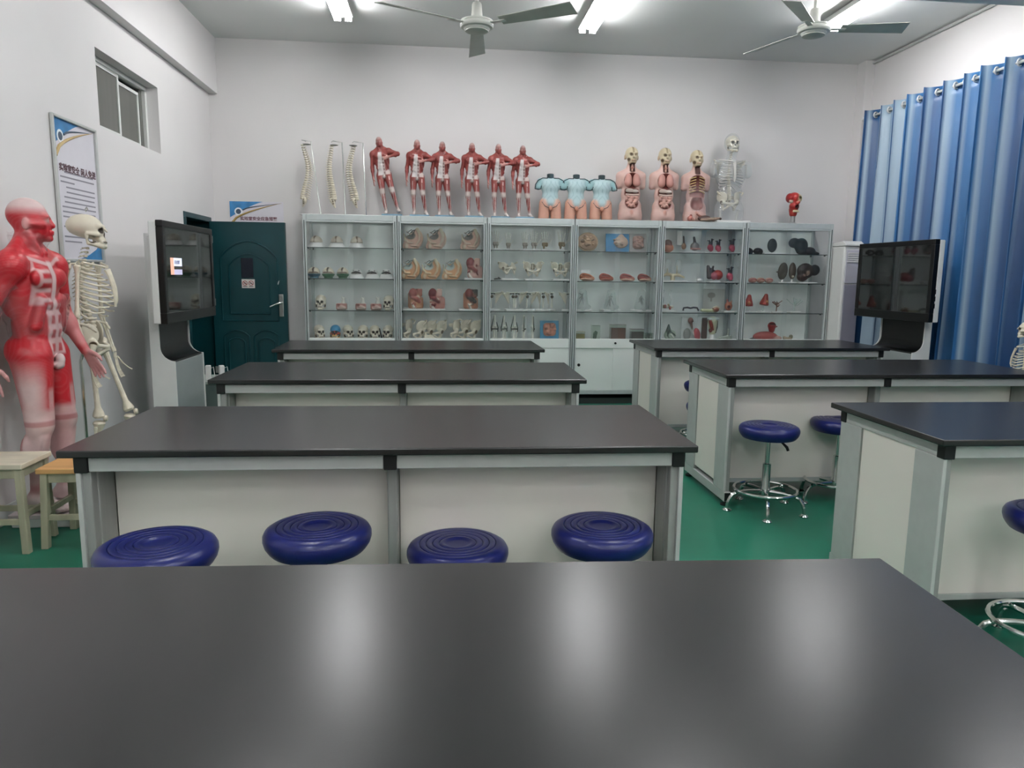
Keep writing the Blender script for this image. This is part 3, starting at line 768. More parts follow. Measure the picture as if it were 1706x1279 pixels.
# ------------------------------------------------------------------ sculpting kit: blended solids polygonised by surface nets
def R3(ax, deg):
    return np.array(Matrix.Rotation(math.radians(deg), 3, ax))
class Sdf:
    def __init__(s, k=.01, col=(.8, .8, .8)):
        s.p = []; s.k = k; s.col = lin(col) if isinstance(col, str) else col
    def _a(s, fn, lo, hi, col, k, sub):
        c = s.col if col is None else (lin(col) if isinstance(col, str) else col)
        s.p.append((fn, np.array(lo, float), np.array(hi, float), c, s.k if k is None else k, sub, col is not None)); return s
    def c(s, a, b, ra, rb=None, col=None, k=None, sub=False):
        """tapered capsule"""
        rb = ra if rb is None else rb
        a = np.array(a, float); b = np.array(b, float); ba = b - a; L = max(ba @ ba, 1e-12)
        def fn(X, Y, Z):
            px, py, pz = X - a[0], Y - a[1], Z - a[2]
            h = np.clip((px * ba[0] + py * ba[1] + pz * ba[2]) / L, 0, 1)
            return np.sqrt((px - h * ba[0]) ** 2 + (py - h * ba[1]) ** 2 + (pz - h * ba[2]) ** 2) - (ra + (rb - ra) * h)
        r = max(ra, rb)
        return s._a(fn, np.minimum(a, b) - r, np.maximum(a, b) + r, col, k, sub)
    def path(s, pts, rad, col=None, k=None, sub=False):
        if not hasattr(rad, '__len__'): rad = [rad] * len(pts)
        for i in range(len(pts) - 1): s.c(pts[i], pts[i + 1], rad[i], rad[i + 1], col, k, sub)
        return s
    def e(s, c, r, col=None, k=None, sub=False, rot=None):
        c = np.array(c, float); r = np.array(r if hasattr(r, '__len__') else (r, r, r), float)
        def fn(X, Y, Z):
            x, y, z = X - c[0], Y - c[1], Z - c[2]
            if rot is not None:
                x, y, z = (rot[0, 0] * x + rot[1, 0] * y + rot[2, 0] * z, rot[0, 1] * x + rot[1, 1] * y + rot[2, 1] * z, rot[0, 2] * x + rot[1, 2] * y + rot[2, 2] * z)
            k0 = np.sqrt((x / r[0]) ** 2 + (y / r[1]) ** 2 + (z / r[2]) ** 2)
            k1 = np.sqrt((x / r[0] ** 2) ** 2 + (y / r[1] ** 2) ** 2 + (z / r[2] ** 2) ** 2)
            return np.where(k1 > 1e-9, k0 * (k0 - 1) / np.maximum(k1, 1e-9), -r.min())
        m = r if rot is None else np.array([r.max()] * 3)
        return s._a(fn, c - m, c + m, col, k, sub)
    def b(s, c, h, rd=.003, col=None, k=None, sub=False, rot=None):
        c = np.array(c, float); h = np.array(h, float)
        def fn(X, Y, Z):
            x, y, z = X - c[0], Y - c[1], Z - c[2]
            if rot is not None:
                x, y, z = (rot[0, 0] * x + rot[1, 0] * y + rot[2, 0] * z, rot[0, 1] * x + rot[1, 1] * y + rot[2, 1] * z, rot[0, 2] * x + rot[1, 2] * y + rot[2, 2] * z)
            qx, qy, qz = np.abs(x) - h[0] + rd, np.abs(y) - h[1] + rd, np.abs(z) - h[2] + rd
            return np.sqrt(np.maximum(qx, 0) ** 2 + np.maximum(qy, 0) ** 2 + np.maximum(qz, 0) ** 2) + np.minimum(np.maximum(qx, np.maximum(qy, qz)), 0) - rd
        m = h if rot is None else np.array([np.sqrt((h ** 2).sum())] * 3)
        return s._a(fn, c - m, c + m, col, k, sub)
    def mirror(s, f):
        f(-1); f(1); return s
    def mesh(s, name, res, m=None, paint=None, soft=.35):
        add = [p for p in s.p if not p[5]]
        lo = np.min([p[1] for p in add], 0) - 3 * res; hi = np.max([p[2] for p in add], 0) + 3 * res
        n = np.ceil((hi - lo) / res).astype(int) + 1
        D = np.full(n, 1e3, np.float32)
        ax = [lo[i] + res * np.arange(n[i]) for i in range(3)]
        for fn, a, b, c, k, sub, _ in s.p:
            mg = k + 2.5 * res
            i0 = np.maximum(np.floor((a - mg - lo) / res).astype(int), 0); i1 = np.minimum(np.ceil((b + mg - lo) / res).astype(int) + 1, n)
            if (i1 <= i0).any(): continue
            sl = tuple(slice(i0[i], i1[i]) for i in range(3))
            X, Y, Z = ax[0][sl[0], None, None], ax[1][None, sl[1], None], ax[2][None, None, sl[2]]
            d = fn(X, Y, Z).astype(np.float32); G = D[sl]
            kk = max(k, 1e-5)
            if sub:
                h = np.clip(.5 - .5 * (G + d) / kk, 0, 1); D[sl] = np.where(G > 100, G, G * (1 - h) - d * h + kk * h * (1 - h))
            else:
                h = np.clip(.5 + .5 * (G - d) / kk, 0, 1); D[sl] = np.where(G > 100, d, G * (1 - h) + d * h - kk * h * (1 - h))
        np.clip(D, -4 * res, 4 * res, out=D)
        ins = D < 0
        cs = [(i, j, k) for i in (0, 1) for j in (0, 1) for k in (0, 1)]
        nx, ny, nz = n
        cnt = np.zeros((nx - 1, ny - 1, nz - 1), np.int8)
        for i, j, k in cs: cnt += ins[i:nx - 1 + i, j:ny - 1 + j, k:nz - 1 + k]
        act = (cnt > 0) & (cnt < 8)
        I = np.argwhere(act); idx = np.full(act.shape, -1, np.int64); idx[act] = np.arange(len(I))
        val = {q: D[I[:, 0] + q[0], I[:, 1] + q[1], I[:, 2] + q[2]] for q in cs}
        S = np.zeros((len(I), 3)); W = np.zeros(len(I))
        for q in cs:
            for a in range(3):
                if q[a]: continue
                q2 = list(q); q2[a] = 1; q2 = tuple(q2)
                v0, v1 = val[q], val[q2]; x = (v0 < 0) != (v1 < 0)
                t = np.where(x, v0 / np.where(x, v0 - v1, 1), 0)
                P = np.tile(np.array(q, float), (len(I), 1)); P[:, a] = t
                S[x] += P[x]; W[x] += 1
        V = lo + res * (I + S / np.maximum(W, 1)[:, None])
        F = []
        for a in range(3):
            b, c = (a + 1) % 3, (a + 2) % 3
            s0 = [slice(1, -1)] * 3; s1 = [slice(1, -1)] * 3
            s0[a] = slice(0, n[a] - 1); s1[a] = slice(1, n[a])
            A, B = ins[tuple(s0)], ins[tuple(s1)]
            ch = np.argwhere(A != B)
            if not len(ch): continue
            fl = A[tuple(ch.T)]
            base = ch.copy(); base[:, b] += 1; base[:, c] += 1
            def cid(db, dc):
                q = base.copy(); q[:, b] -= db; q[:, c] -= dc
                return idx[q[:, 0], q[:, 1], q[:, 2]]
            Q = np.stack([cid(1, 1), cid(0, 1), cid(0, 0), cid(1, 0)], 1)
            Q[~fl] = Q[~fl][:, ::-1]
            F.append(Q)
        F = np.concatenate(F); F = F[(F >= 0).all(1)]
        me = bpy.data.meshes.new(name)
        me.vertices.add(len(V)); me.vertices.foreach_set('co', V.astype(np.float32).ravel())
        me.loops.add(F.size); me.loops.foreach_set('vertex_index', F.ravel().astype(np.int32))
        me.polygons.add(len(F)); me.polygons.foreach_set('loop_start', np.arange(0, F.size, 4, dtype=np.int32))
        me.polygons.foreach_set('use_smooth', np.ones(len(F), bool))
        me.update(calc_edges=True); me.validate()
        # colours of the plastic itself: nearest solid wins
        sc = soft * res * 2
        num = np.zeros((len(V), 3)); den = np.full(len(V), 1e-9); best = np.full(len(V), 1e9)
        ds = []
        for fn, a, b, c, k, sub, own in s.p:
            d = np.asarray(fn(V[:, 0], V[:, 1], V[:, 2]))
            ds.append(d)
            if not sub: best = np.minimum(best, d)
        for (fn, a, b, c, k, sub, own), d in zip(s.p, ds):
            if not sub:
                w = np.exp(-np.clip((d - best) / sc, 0, 40)); num += w[:, None] * np.array(c); den += w
        col = num / den[:, None]
        for (fn, a, b, c, k, sub, own), d in zip(s.p, ds):
            if sub and own:
                w = np.clip(1.2 - np.abs(d) / (1.6 * res), 0, 1)[:, None]
                col = col * (1 - w) + np.array(c) * w
        if paint is not None: col = paint(V, col)
        at = me.color_attributes.new('Col', 'FLOAT_COLOR', 'POINT')
        at.data.foreach_set('color', np.concatenate([col, np.ones((len(V), 1))], 1).astype(np.float32).ravel())
        me.materials.append(m or M['paint'])
        return me

def P(o, name, me, loc=None, rot=None, scale=None):
    q = link(name, me, o)
    if loc: q.location = loc
    if rot: q.rotation_euler = rot
    if scale: q.scale = scale if hasattr(scale, '__len__') else (scale,) * 3
    return q
def base_plate(t, w, d, h=.016, m=None, name='base', z=0):
    return MB().box(-w / 2, w / 2, -d / 2, d / 2, z, z + h).build(name, m or M['white'], t, bevel=.003)
BONE = 'e0d8c4'; WHITE = 'dcdcd4'; DARK = '2a221c'
RED = '8e2a2a'; PINK = 'c98f82'; SKIN = 'd2a592'

# ------------------------------------------------------------------ bones
def skull_sdf(cols=None):
    top, mid, low = cols or (BONE, BONE, BONE)
    s = Sdf(.012, mid)
    s.e((0, .028, .122), (.066, .088, .062), top).e((0, .01, .112), (.060, .07, .058), top)
    s.e((0, -.036, .084), (.046, .038, .046), mid, k=.02)
    s.c((-.034, -.058, .116), (.034, -.058, .116), .012, col=top)
    for q in (-1, 1):
        s.c((q * .044, -.052, .072), (q * .062, -.005, .078), .011, .008)
        s.c((q * .058, .0, .07), (q * .052, -.008, .028), .010, .011, low, k=.006)
        s.c((q * .052, -.008, .028), (q * .02, -.062, .012), .012, .013, low, k=.006)
    s.c((-.02, -.062, .012), (.02, -.062, .012), .0135, col=low)
    s.e((0, -.056, .046), (.032, .022, .02), low if cols else mid)
    s.c((-.024, -.068, .033), (.024, -.068, .033), .010, col='e2dccb', k=.004)
    s.c((0, -.076, .106), (0, -.086, .090), .006, .005, k=.006)
    for q in (-1, 1):
        s.e((q * .0265, -.078, .096), (.0165, .030, .0145), '3a3028', .006, True)
        s.e((q * .052, -.026, .046), (.013, .02, .017), '463c30', .006, True)
    s.e((0, -.085, .072), (.0085, .02, .014), '3a3028', .005, True)
    s.b((0, -.085, .0335), (.03, .006, .0012), .0005, '5a4c3c', .001, True)
    return s
ME = {}
ME['skull'] = skull_sdf().mesh('skull_bone', .0036)
ME['skullcol'] = skull_sdf(('2f8fc0', 'a3392b', 'dfae5a')).mesh('skull_bone_coloured', .0036)

def pelvis_sdf(half=0):
    s = Sdf(.010, BONE)
    for q in ((-1, 1) if not half else (half,)):
        rot = R3('Z', q * 38) @ R3('Y', q * 32)
        s.e((q * .088, .005, .085), (.062, .012, .068), rot=rot)
        s.path([(q * .125, -.045, .105), (q * .15, -.02, .135), (q * .135, .03, .15), (q * .075, .07, .13)], .008)
        s.e((q * .088, -.012, .028), (.028, .03, .03))
        s.c((q * .085, -.02, .02), (q * .016, -.065, .004), .013, .012)
        s.c((q * .088, .01, .02), (q * .062, .006, -.05), .016, .017)
        s.c((q * .06, .0, -.052), (q * .016, -.06, -.014), .012, .010)
        s.c((q * .07, .04, .09), (q * .035, .06, .09), .02, .02)
        s.e((q * .112, -.022, .022), (.019, .019, .019), '6b5d48', .004, True)
    if not half:
        s.e((0, .062, .075), (.044, .02, .05)).c((0, .07, .03), (0, .06, -.02), .016, .007).e((0, .04, .12), (.028, .022, .016))
        for z in (.05, .075, .10):
            for q in (-1, 1): s.e((q * .018, .042, z), (.005, .012, .005), '6b5d48', .003, True)
        s.c((0, -.068, .012), (0, -.068, -.014), .011, col='e6dfcd')
    return s
ME['pelvis'] = pelvis_sdf().mesh('pelvis_bone', .0042)
ME['hip'] = pelvis_sdf(1).mesh('hip_bone', .0042)

def vert_sdf():
    s = Sdf(.005, BONE)
    s.e((0, -.014, 0), (.021, .016, .0125)).e((0, -.014, .006), (.021, .016, .006)).e((0, -.014, -.006), (.021, .016, .006))
    for q in (-1, 1):
        s.c((q * .012, 0, .003), (q * .012, .014, .002), .005)
        s.c((q * .012, .012, .002), (q * .034, .020, .004), .005, .0042)
        s.c((q * .012, .012, .002), (0, .022, 0), .005)
    s.c((0, .02, 0), (0, .045, -.012), .0052, .004)
    return s
ME['vertebra'] = vert_sdf().mesh('vertebra_bone', .0034)
def scap_sdf():
    s = Sdf(.006, BONE)
    s.b((0, 0, 0), (.004, .045, .075), .003, rot=R3('X', 0))
    s.p = []
    # triangular blade: fan of capsules
    for i in range(9):
        t = i / 8
        s.c((0, -.05 + .005 * t, .06 - .02 * t), (0, .05 - .028 * t, .07 - .15 * t), .0055, .0045)
    s.path([(-.004, .045, .045), (-.012, -.01, .058), (-.016, -.055, .075), (-.006, -.07, .082)], [.004, .006, .008, .009])
    s.e((0, -.058, .055), (.010, .013, .018)).c((0, -.05, .07), (.02, -.07, .075), .007, .006)
    return s
ME['scapula'] = scap_sdf().mesh('scapula_bone', .0036)

def lbone(a, b, r, h0, h1, n=9):
    """long bone: slim shaft, swollen ends"""
    a, b = Vector(a), Vector(b)
    st = [(0, h0 * .75), (.03, h0), (.075, h0 * .85), (.16, r * 1.15), (.35, r), (.62, r), (.84, r * 1.2), (.925, h1 * .9), (.97, h1), (1, h1 * .75)]
    return MB().tube([a.lerp(b, t) for t, _ in st], [q for _, q in st], n)
def rib_path(i, q, z0):
    """i 0..11, q side; returns points from spine round to the front"""
    wd = [.06, .085, .10, .113, .122, .128, .132, .132, .128, .118, .10, .08][i]
    dp = [.06, .085, .10, .112, .12, .125, .128, .126, .118, .10, .08, .06][i]
    drop = .055 + .008 * i
    end = [PI * .97] * 7 + [PI * .86, PI * .8, PI * .72, PI * .5, PI * .4]
    pts = []
    for k in range(13):
        a = end[i] * k / 12
        pts.append((q * (.012 + wd * math.sin(a) * (1 if a < PI / 2 else 1)), .045 - (1 - math.cos(a)) * dp * .75 + .012 * math.sin(a), z0 - drop * (k / 12) ** .9 * (1 if k < 10 else 1 - .08 * (k - 9))))
    return pts
def torso_bones(t, full=True, m=None):
    """spine, ribs, girdle of a 1.66 m skeleton; feet at z=0, facing -Y"""
    m = m or M['bone']
    sp = []
    for i in range(24):
        f = i / 23.0
        z = .945 + (1.475 - .945) * f
        y = .035 + .030 * math.sin((f - .30) * PI * 1.75) + .01 * (1 - f)
        sc = 1.05 - .42 * f
        sp.append((y, z, sc))
        P(t, 'vertebra', ME['vertebra'], (0, y, z), (0, 0, 0), (sc, sc, sc * .95))
    ribs = []
    for i in range(12):
        zi = 1.395 - .0255 * i
        for q in (-1, 1):
            pts = [(x, y + .02, z) for x, y, z in rib_path(i, q, zi)]
            MB().tube(pts, [.0055] * 10 + [.0048] * 3, 6, flat=.75).build('rib', m, t, smooth=True)
    MB().tube([(0, -.092, 1.352), (0, -.108, 1.31), (0, -.126, 1.24), (0, -.130, 1.17), (0, -.122, 1.13)], [.022, .017, .016, .015, .006], 8, flat=.5).build('sternum', m, t, smooth=True)
    for q in (-1, 1):
        MB().tube([(q * .02, -.085, 1.365), (q * .07, -.075, 1.372), (q * .12, -.03, 1.385), (q * .165, -.012, 1.39)], [.009, .006, .006, .008], 7).build('clavicle', m, t, smooth=True)
        s = P(t, 'scapula', ME['scapula'], (q * .125, .085, 1.31), (0, math.radians(-q * 6), math.radians(q * 62)), (1, 1, 1.0))
    P(t, 'pelvis', ME['pelvis'], (0, .0, .885))
    return sp
def skeleton(label, loc, rz, rod=True):
    t = thing('skeleton_model', label, 'skeleton', loc, rz)
    m = M['bone']
    torso_bones(t)
    P(t, 'skull', ME['skull'], (0, -.012, 1.475), None, 1.08)
    MB().tube([(0, .0, 1.688), (-.01, 0, 1.70), (.015, .0, 1.715), (.03, .0, 1.70)], .003, 6).build('hook', M['chrome'], t, smooth=True)
    for q in (-1, 1):
        el = (q * .215, .02, 1.075); wr = (q * .225, -.035, .835)
        MB_ = lbone((q * .18, .01, 1.375), el, .0105, .021, .020); MB_.build('humerus', m, t, smooth=True)
        lbone((el[0] - q * .012, el[1] + .008, el[2] - .0), (wr[0] - q * .012, wr[1] + .004, wr[2]), .0065, .011, .008).build('ulna', m, t, smooth=True)
        lbone((el[0] + q * .012, el[1] - .004, el[2] - .02), (wr[0] + q * .012, wr[1], wr[2]), .0065, .009, .012).build('radius', m, t, smooth=True)
        hd = MB()
        for k in range(4):
            for j in range(2):
                c = Vector((wr[0] + q * (-.016 + .011 * k), wr[1] - .002, wr[2] - .012 - .012 * j))
                hd.tube([c + Vector((0, 0, .006)), c - Vector((0, 0, .006))], .0055, 6)
        hd.build('carpals', m, t, smooth=True)
        for k in range(5):
            th = k == 4
            x0 = wr[0] + q * (-.018 + .012 * k) if not th else wr[0] - q * .0
            pts = [(x0, wr[1] - .006 - .012 * th, wr[2] - .03)]
            lens = (.058, .038, .024, .016) if not th else (.04, .028, .02)
            z = wr[2] - .03; y = pts[0][1]; x = x0
            fg = MB()
            for j, L in enumerate(lens):
                z2 = z - L * .97; y2 = y - L * (.1 + .16 * j) - th * .02; x2 = x + q * (.0025 * (k - 1.5) if not th else .0)
                fg.add(*(lambda b: (b.v, b.f))(lbone((x, y, z), (x2, y2, z2), .0034, .0055, .0052, 6)))
                x, y, z = x2, y2, z2
            fg.build('finger_bones', m, t, smooth=True)
        kn = (q * .10, -.02, .47); an = (q * .095, .01, .075)
        if q > 0: kn = (q * .085, -.14, .475); an = (q * .085, -.11, .075)
        fe = MB()
        b = lbone((q * .118, -.01, .862), kn, .0145, .022, .034); fe.add(b.v, b.f)
        b = MB().tube([(q * .112, -.012, .87), (q * .095, -.016, .905)], [.013, .024], 9); fe.add(b.v, b.f)
        fe.build('femur', m, t, smooth=True)
        MB().lathe([(0, -.012), (.016, -.010), (.02, 0), (.016, .010), (0, .012)], 12).xf(Matrix.Translation((kn[0], kn[1] - .036, kn[2] - .005)) @ Matrix.Rotation(PI / 2, 4, 'X')).build('patella', m, t, smooth=True)
        lbone((kn[0], kn[1], kn[2] - .022), an, .0125, .036, .02).build('tibia', m, t, smooth=True)
        lbone((kn[0] + q * .032, kn[1] + .012, kn[2] - .05), (an[0] + q * .026, an[1] + .004, an[2] - .008), .006, .011, .012).build('fibula', m, t, smooth=True)
        ft = MB()
        b = MB().tube([(an[0], an[1] + .06, .022), (an[0], an[1] + .02, .045), (an[0], an[1] - .03, .045), (an[0], an[1] - .06, .035)], [.018, .026, .022, .02], 8); ft.add(b.v, b.f)
        for k in range(5):
            b = lbone((an[0] + q * (-.016 + .009 * k), an[1] - .055, .03), (an[0] + q * (-.022 + .013 * k), an[1] - .125 + .004 * k, .011), .005, .009, .008, 6); ft.add(b.v, b.f)
            b = lbone((an[0] + q * (-.022 + .013 * k), an[1] - .125 + .004 * k, .011), (an[0] + q * (-.023 + .014 * k), an[1] - .17 + .01 * k, .009), .0045, .007, .005, 6); ft.add(b.v, b.f)
        ft.build('foot', m, t, smooth=True)
    if rod:
        MB().tube([(0, .09, .03), (0, .09, .80), (0, .07, .87), (0, .03, .90)], .010, 8).build('support_rod', M['chrome'], t, smooth=True)
        st = MB()
        for k in range(5):
            a = PI / 2 + 2 * PI * k / 5
            b = MB().tube([(0, .09, .05), (.12 * math.cos(a), .09 + .12 * math.sin(a), .025)], [.014, .010], 8); st.add(b.v, b.f)
        bs = st.build('stand_foot', M['alu'], t, smooth=True)
        for k in range(5):
            a = PI / 2 + 2 * PI * k / 5
            MB().lathe([(.012, 0), (.014, .006), (.01, .02)], 10, (.12 * math.cos(a), .09 + .12 * math.sin(a), 0)).build('caster', M['foot'], bs)
    return t

# ------------------------------------------------------------------ muscle figures
def hand_sdf(s, w, d, up, side, sc, col, k=.004, spread=.25, curl=.25):
    """five-fingered hand at wrist w, pointing along d; side = thumb direction"""
    w, d, side = Vector(w), Vector(d).normalized(), Vector(side)
    side = (side - d * side.dot(d)).normalized(); nrm = d.cross(side).normalized() * up
    pc = w + d * .048 * sc
    for j in range(4):
        o = side * (.024 - .016 * j) * sc
        s.c(w + o * .5, w + d * .082 * sc + o, .0115 * sc, .0105 * sc, col, .008)
        L = (.036, .041, .038, .029)[j] * sc
        p = w + d * .084 * sc + o
        dd = (d + side * (.5 - j / 3) * spread).normalized()
        for i in range(3):
            q = p + (dd - nrm * curl * i * .8).normalized() * L * (1, .7, .52)[i]
            s.c(p, q, (.0095, .0085, .0075)[i] * sc, (.0085, .0078, .006)[i] * sc, col, k)
            p = q
    p = w + d * .02 * sc + side * .022 * sc
    for i in range(3):
        q = p + (d * (.75 + .1 * i) + side * (.75 - .25 * i) - nrm * .25).normalized() * (.036, .03, .024)[i] * sc
        s.c(p, q, (.0135, .0105, .009)[i] * sc, (.011, .0095, .0065)[i] * sc, col, k)
        p = q
def man_mesh(name, pose, res, H):
    """standing muscle figure of height H facing -Y; +x is the figure's left"""
    R_, RD, WH, TN = lin('8e423d'), lin('642c2a'), lin('d2c8c2'), lin('b48078')
    if pose == 'big': R_, RD, WH, TN = lin('b8242e'), lin('8e1820'), lin('d9c4c2'), lin('cf9a98')
    s = Sdf(.022 * H, R_)
    c = lambda a, b, ra, rb=None, col=None, k=None: s.c(np.array(a) * H, np.array(b) * H, ra * H, (rb if rb is not None else ra) * H, col, (k * H if k else None))
    e = lambda a, r, col=None, k=None, rot=None, sub=False: s.e(np.array(a) * H, np.array(r) * H, col, (k * H if k else None), sub, rot)
    n0 = 0
    # trunk
    e((0, .006, .735), (.098, .064, .098)); c((-.10, .004, .795), (.10, .004, .795), .036)
    e((0, .004, .62), (.083, .056, .10)); e((0, .006, .54), (.088, .058, .058)); e((0, .006, .60), (.084, .057, .07))
    for q in (-1, 1):
        e((q * .048, -.044, .748), (.046, .020, .033), k=.008); e((q * .078, .024, .70), (.03, .045, .08), k=.012)
        e((q * .045, .042, .52), (.046, .038, .048), k=.012)
        c((q * .10, .012, .815), (q * .025, .016, .865), .022, .022)
        for z in (.585, .625, .665): e((q * .021, -.047, z), (.019, .011, .0185), k=.006)
        c((q * .075, -.03, .60), (q * .055, -.045, .68), .018, .018, k=.01)
    # neck, head (turned on the neck by ht degrees)
    ht = 22 if pose == 'big' else 0
    Rh = R3('Z', ht)
    hr = lambda p: Rh @ (np.array(p, float) - (0, .008, 0)) + (0, .008, 0)
    eh = lambda p, r, col=None, k=None, sub=False: e(hr(p), r, col, k, Rh, sub)
    chd = lambda p, q_, ra, rb=None, col=None, k=None: c(hr(p), hr(q_), ra, rb, col, k)
    c((0, .014, .835), (0, .004, .895), .036, .034)
    for q in (-1, 1): c((q * .012, -.03, .825), hr((q * .036, .006, .885)), .010, .011, k=.008)
    eh((0, .008, .944), (.044, .056, .052)); eh((0, -.016, .912), (.038, .040, .046), k=.012); eh((0, -.026, .884), (.026, .026, .021), k=.012)
    chd((-.022, -.042, .938), (.022, -.042, .938), .010, k=.008)
    chd((0, -.050, .932), (0, -.059, .912), .006, .0085, k=.007); eh((0, -.055, .893), (.016, .008, .0045), k=.003); eh((0, -.054, .886), (.014, .008, .0045), k=.003)
    eh((0, -.046, .872), (.015, .013, .011), k=.008)
    for q in (-1, 1):
        chd((q * .03, -.035, .912), (q * .042, -.005, .915), .010, .009, k=.008)
        eh((q * .019, -.054, .927), (.010, .008, .006), k=.004, sub=True)
        eh((q * .019, -.046, .927), (.008, .007, .0055), lin('d8cfc8'), k=.002)
        eh((q * .046, .008, .914), (.006, .011, .019), TN, k=.003)
    # legs
    if pose == 'small':
        legs = {-1: ((-.052, 0, .50), (-.060, -.012, .285), (-.048, .008, .05), -6), 1: ((.052, 0, .50), (.082, -.012, .285), (.120, .02, .05), 22)}
    else:
        legs = {-1: ((-.052, 0, .50), (-.062, -.01, .285), (-.066, .012, .05), -8), 1: ((.052, 0, .50), (.066, -.02, .285), (.074, -.01, .05), 10)}
    for q, (hp, kn, an, tw) in legs.items():
        hp, kn, an = map(np.array, (hp, kn, an))
        c(hp, kn, .058, .036); c(hp + (q * .016, -.012, -.03), kn + (q * .012, -.012, .05), .036, .022, k=.01); c(hp + (-q * .012, -.014, -.06), kn + (-q * .012, -.014, .025), .034, .024, k=.01)
        c(hp + (0, .03, -.03), kn + (0, .018, .02), .032, .02, k=.012)
        e(kn + (0, -.022, 0), (.022, .016, .024), WH, k=.008)
        c(kn, an, .034, .020); e(kn * .62 + an * .38 + (q * .006, .022, .0), (.028, .028, .062), k=.012); c(kn + (q * .012, -.012, -.04), an + (q * .004, -.008, .08), .018, .010, k=.008)
        c(an + (0, .018, -.006), an + (0, .028, -.026), .016, .021, TN)
        a = math.radians(tw); fd = np.array((math.sin(a), -math.cos(a), 0))
        c(an + (0, .0, -.012), an + fd * .062 + (0, 0, -.032), .024, .019, WH, k=.014); c(an + (0, .02, -.03), an + fd * .062 + (0, 0, -.036), .018, .015, WH, k=.01)
        sd = np.array((math.cos(a), math.sin(a), 0))
        for j in range(5):
            c(an + fd * .06 + sd * q * (-.016 + .0085 * j) + (0, 0, -.036), an + fd * (.104 - .006 * j) + sd * q * (-.020 + .0105 * j) + (0, 0, -.041), .0085 - .0006 * j, .0065, WH, k=.004)
    e((0, -.058, .488), (.014, .014, .020), WH, k=.006); e((0, -.052, .470), (.019, .016, .014), WH, k=.006)
    # arms
    if pose == 'small':
        arms = {-1: ((-.117, .004, .790), (-.150, .02, .625), (-.155, -.02, .475), (-.02, -.15, -1), (.4, -1, 0)), 1: ((.117, .0, .798), (.240, -.035, .738), (.112, -.108, .706), (-1, -.12, -.12), (0, 0, 1))}
    else:
        arms = {-1: ((-.120, .004, .790), (-.155, .075, .640), (-.160, .070, .490), (-.02, -.1, -1), (.4, -1, 0)), 1: ((.118, .0, .790), (.150, .0, .630), (.155, -.065, .500), (.0, -.5, -.85), (-.2, -.6, .6))}
    for q, (sh, el, wr, hd, sd) in arms.items():
        sh, el, wr = map(np.array, (sh, el, wr))
        e(sh + (0, 0, -.008), (.042, .042, .046), k=.014); c(sh, el, .034, .025)
        c(sh * .65 + el * .35 + (0, -.014, 0), sh * .25 + el * .75 + (0, -.012, 0), .022, .020, k=.01); c(sh * .6 + el * .4 + (0, .016, 0), sh * .2 + el * .8 + (0, .012, 0), .021, .017, k=.01)
        c(el, wr, .026, .0155); m_ = el * .72 + wr * .28; e(m_, (.028, .028, .034), k=.012)
        hand_sdf(s, wr * H, hd, 1 if q < 0 else -1, sd, H * (.62 if pose == 'small' else .62), TN if pose == 'big' else lin('c78f86'), k=.004 * H)
    def paint(V, col):
        x, y, z = V[:, 0] / H, V[:, 1] / H, V[:, 2] / H
        col = col.copy()
        def mix(mask, c_, a=1.0):
            w = (np.clip(mask, 0, 1) * a)[:, None]
            col[:] = col * (1 - w) + np.array(c_) * w
        st = lambda v, a, b: np.clip((v - a) / (b - a), 0, 1)
        sm = lambda v, a, b, w=.006: np.clip((v - a) / w + .5, 0, 1) * np.clip((b - v) / w + .5, 0, 1)
        front = np.clip((-.008 - y) / .012 + .5, 0, 1)
        arm = np.clip((np.abs(x) - .098) / .01, 0, 1)
        fib = .5 + .5 * np.sin((x * 1.0 + z * .5 + y * .6 + .03 * np.sin(z * 40)) * 2 * PI * 70)
        mix(np.clip((fib - .6) / .3, 0, 1), TN if pose == 'big' else RD, .08 if pose == 'big' else .35)
        if pose == 'small':
            mix(front * sm(x, -.036 - .15 * np.clip(.80 - z, 0, .3), .010) * sm(z, .50, .795), lin('cfc8c6'), .95)      # sheath on one side
            rec = front * sm(x, .004, .034) * sm(z, .50, .71)
            mix(rec, lin('b6a7a2'), .9)
            mix(rec * (np.abs(((z - .505) / .042) % 1 - .5) < .27) * sm(x, .008, .024), lin('6b3a3c'), .85)
            mix(front * sm(x, .034, .095) * np.clip((.575 - .5 * (.09 - x) - z) / .006, 0, 1) * (z > .5), WH, .75)
            mix(sm(z, .425, .478, .004) * sm(x, .060, .078) * front, lin('e0b9b2'), .9)
            mix(sm(z, .27, .335, .02) * front, WH, .8)
            mix(sm(z, .08, .27, .02) * front * (np.abs(np.sin(x * 95 + 1.0)) < .55), WH, .75)
            mix(sm(np.abs(x - .068), -1, .004) * sm(z, .30, .42) * front, WH, .7); mix(sm(np.abs(x + .068), -1, .004) * sm(z, .30, .45) * front, WH, .7)
        else:
            rc = front * sm(np.abs(x), -1, .040) * sm(z, .505, .665, .01)
            mix(rc, WH, .75)
            mix(rc * sm(np.abs(x), .010, .028, .004) * sm(((z - .505) / .045) % 1, .2, .8, .12), R_, .85)
            ch = front * sm(x, -.070, -.016) * sm(z, .665, .775, .01)
            mix(ch * sm(((z - .665) / .030) % 1, .28, .72, .2), WH, .75)
            mix(front * sm(np.abs(x), -1, .012) * sm(z, .655, .80, .01), WH, .9)
            mix(front * sm(x, -.080, -.068, .005) * sm(z, .665, .80, .01), WH, .65)
            mix(sm(z - .25 * np.abs(x), .782, .794, .004) * front * sm(np.abs(x), -1, .09), WH, .7)
            lat = np.clip((np.abs(x) - .075) / .012, 0, 1) * (1 - arm * (z > .45))
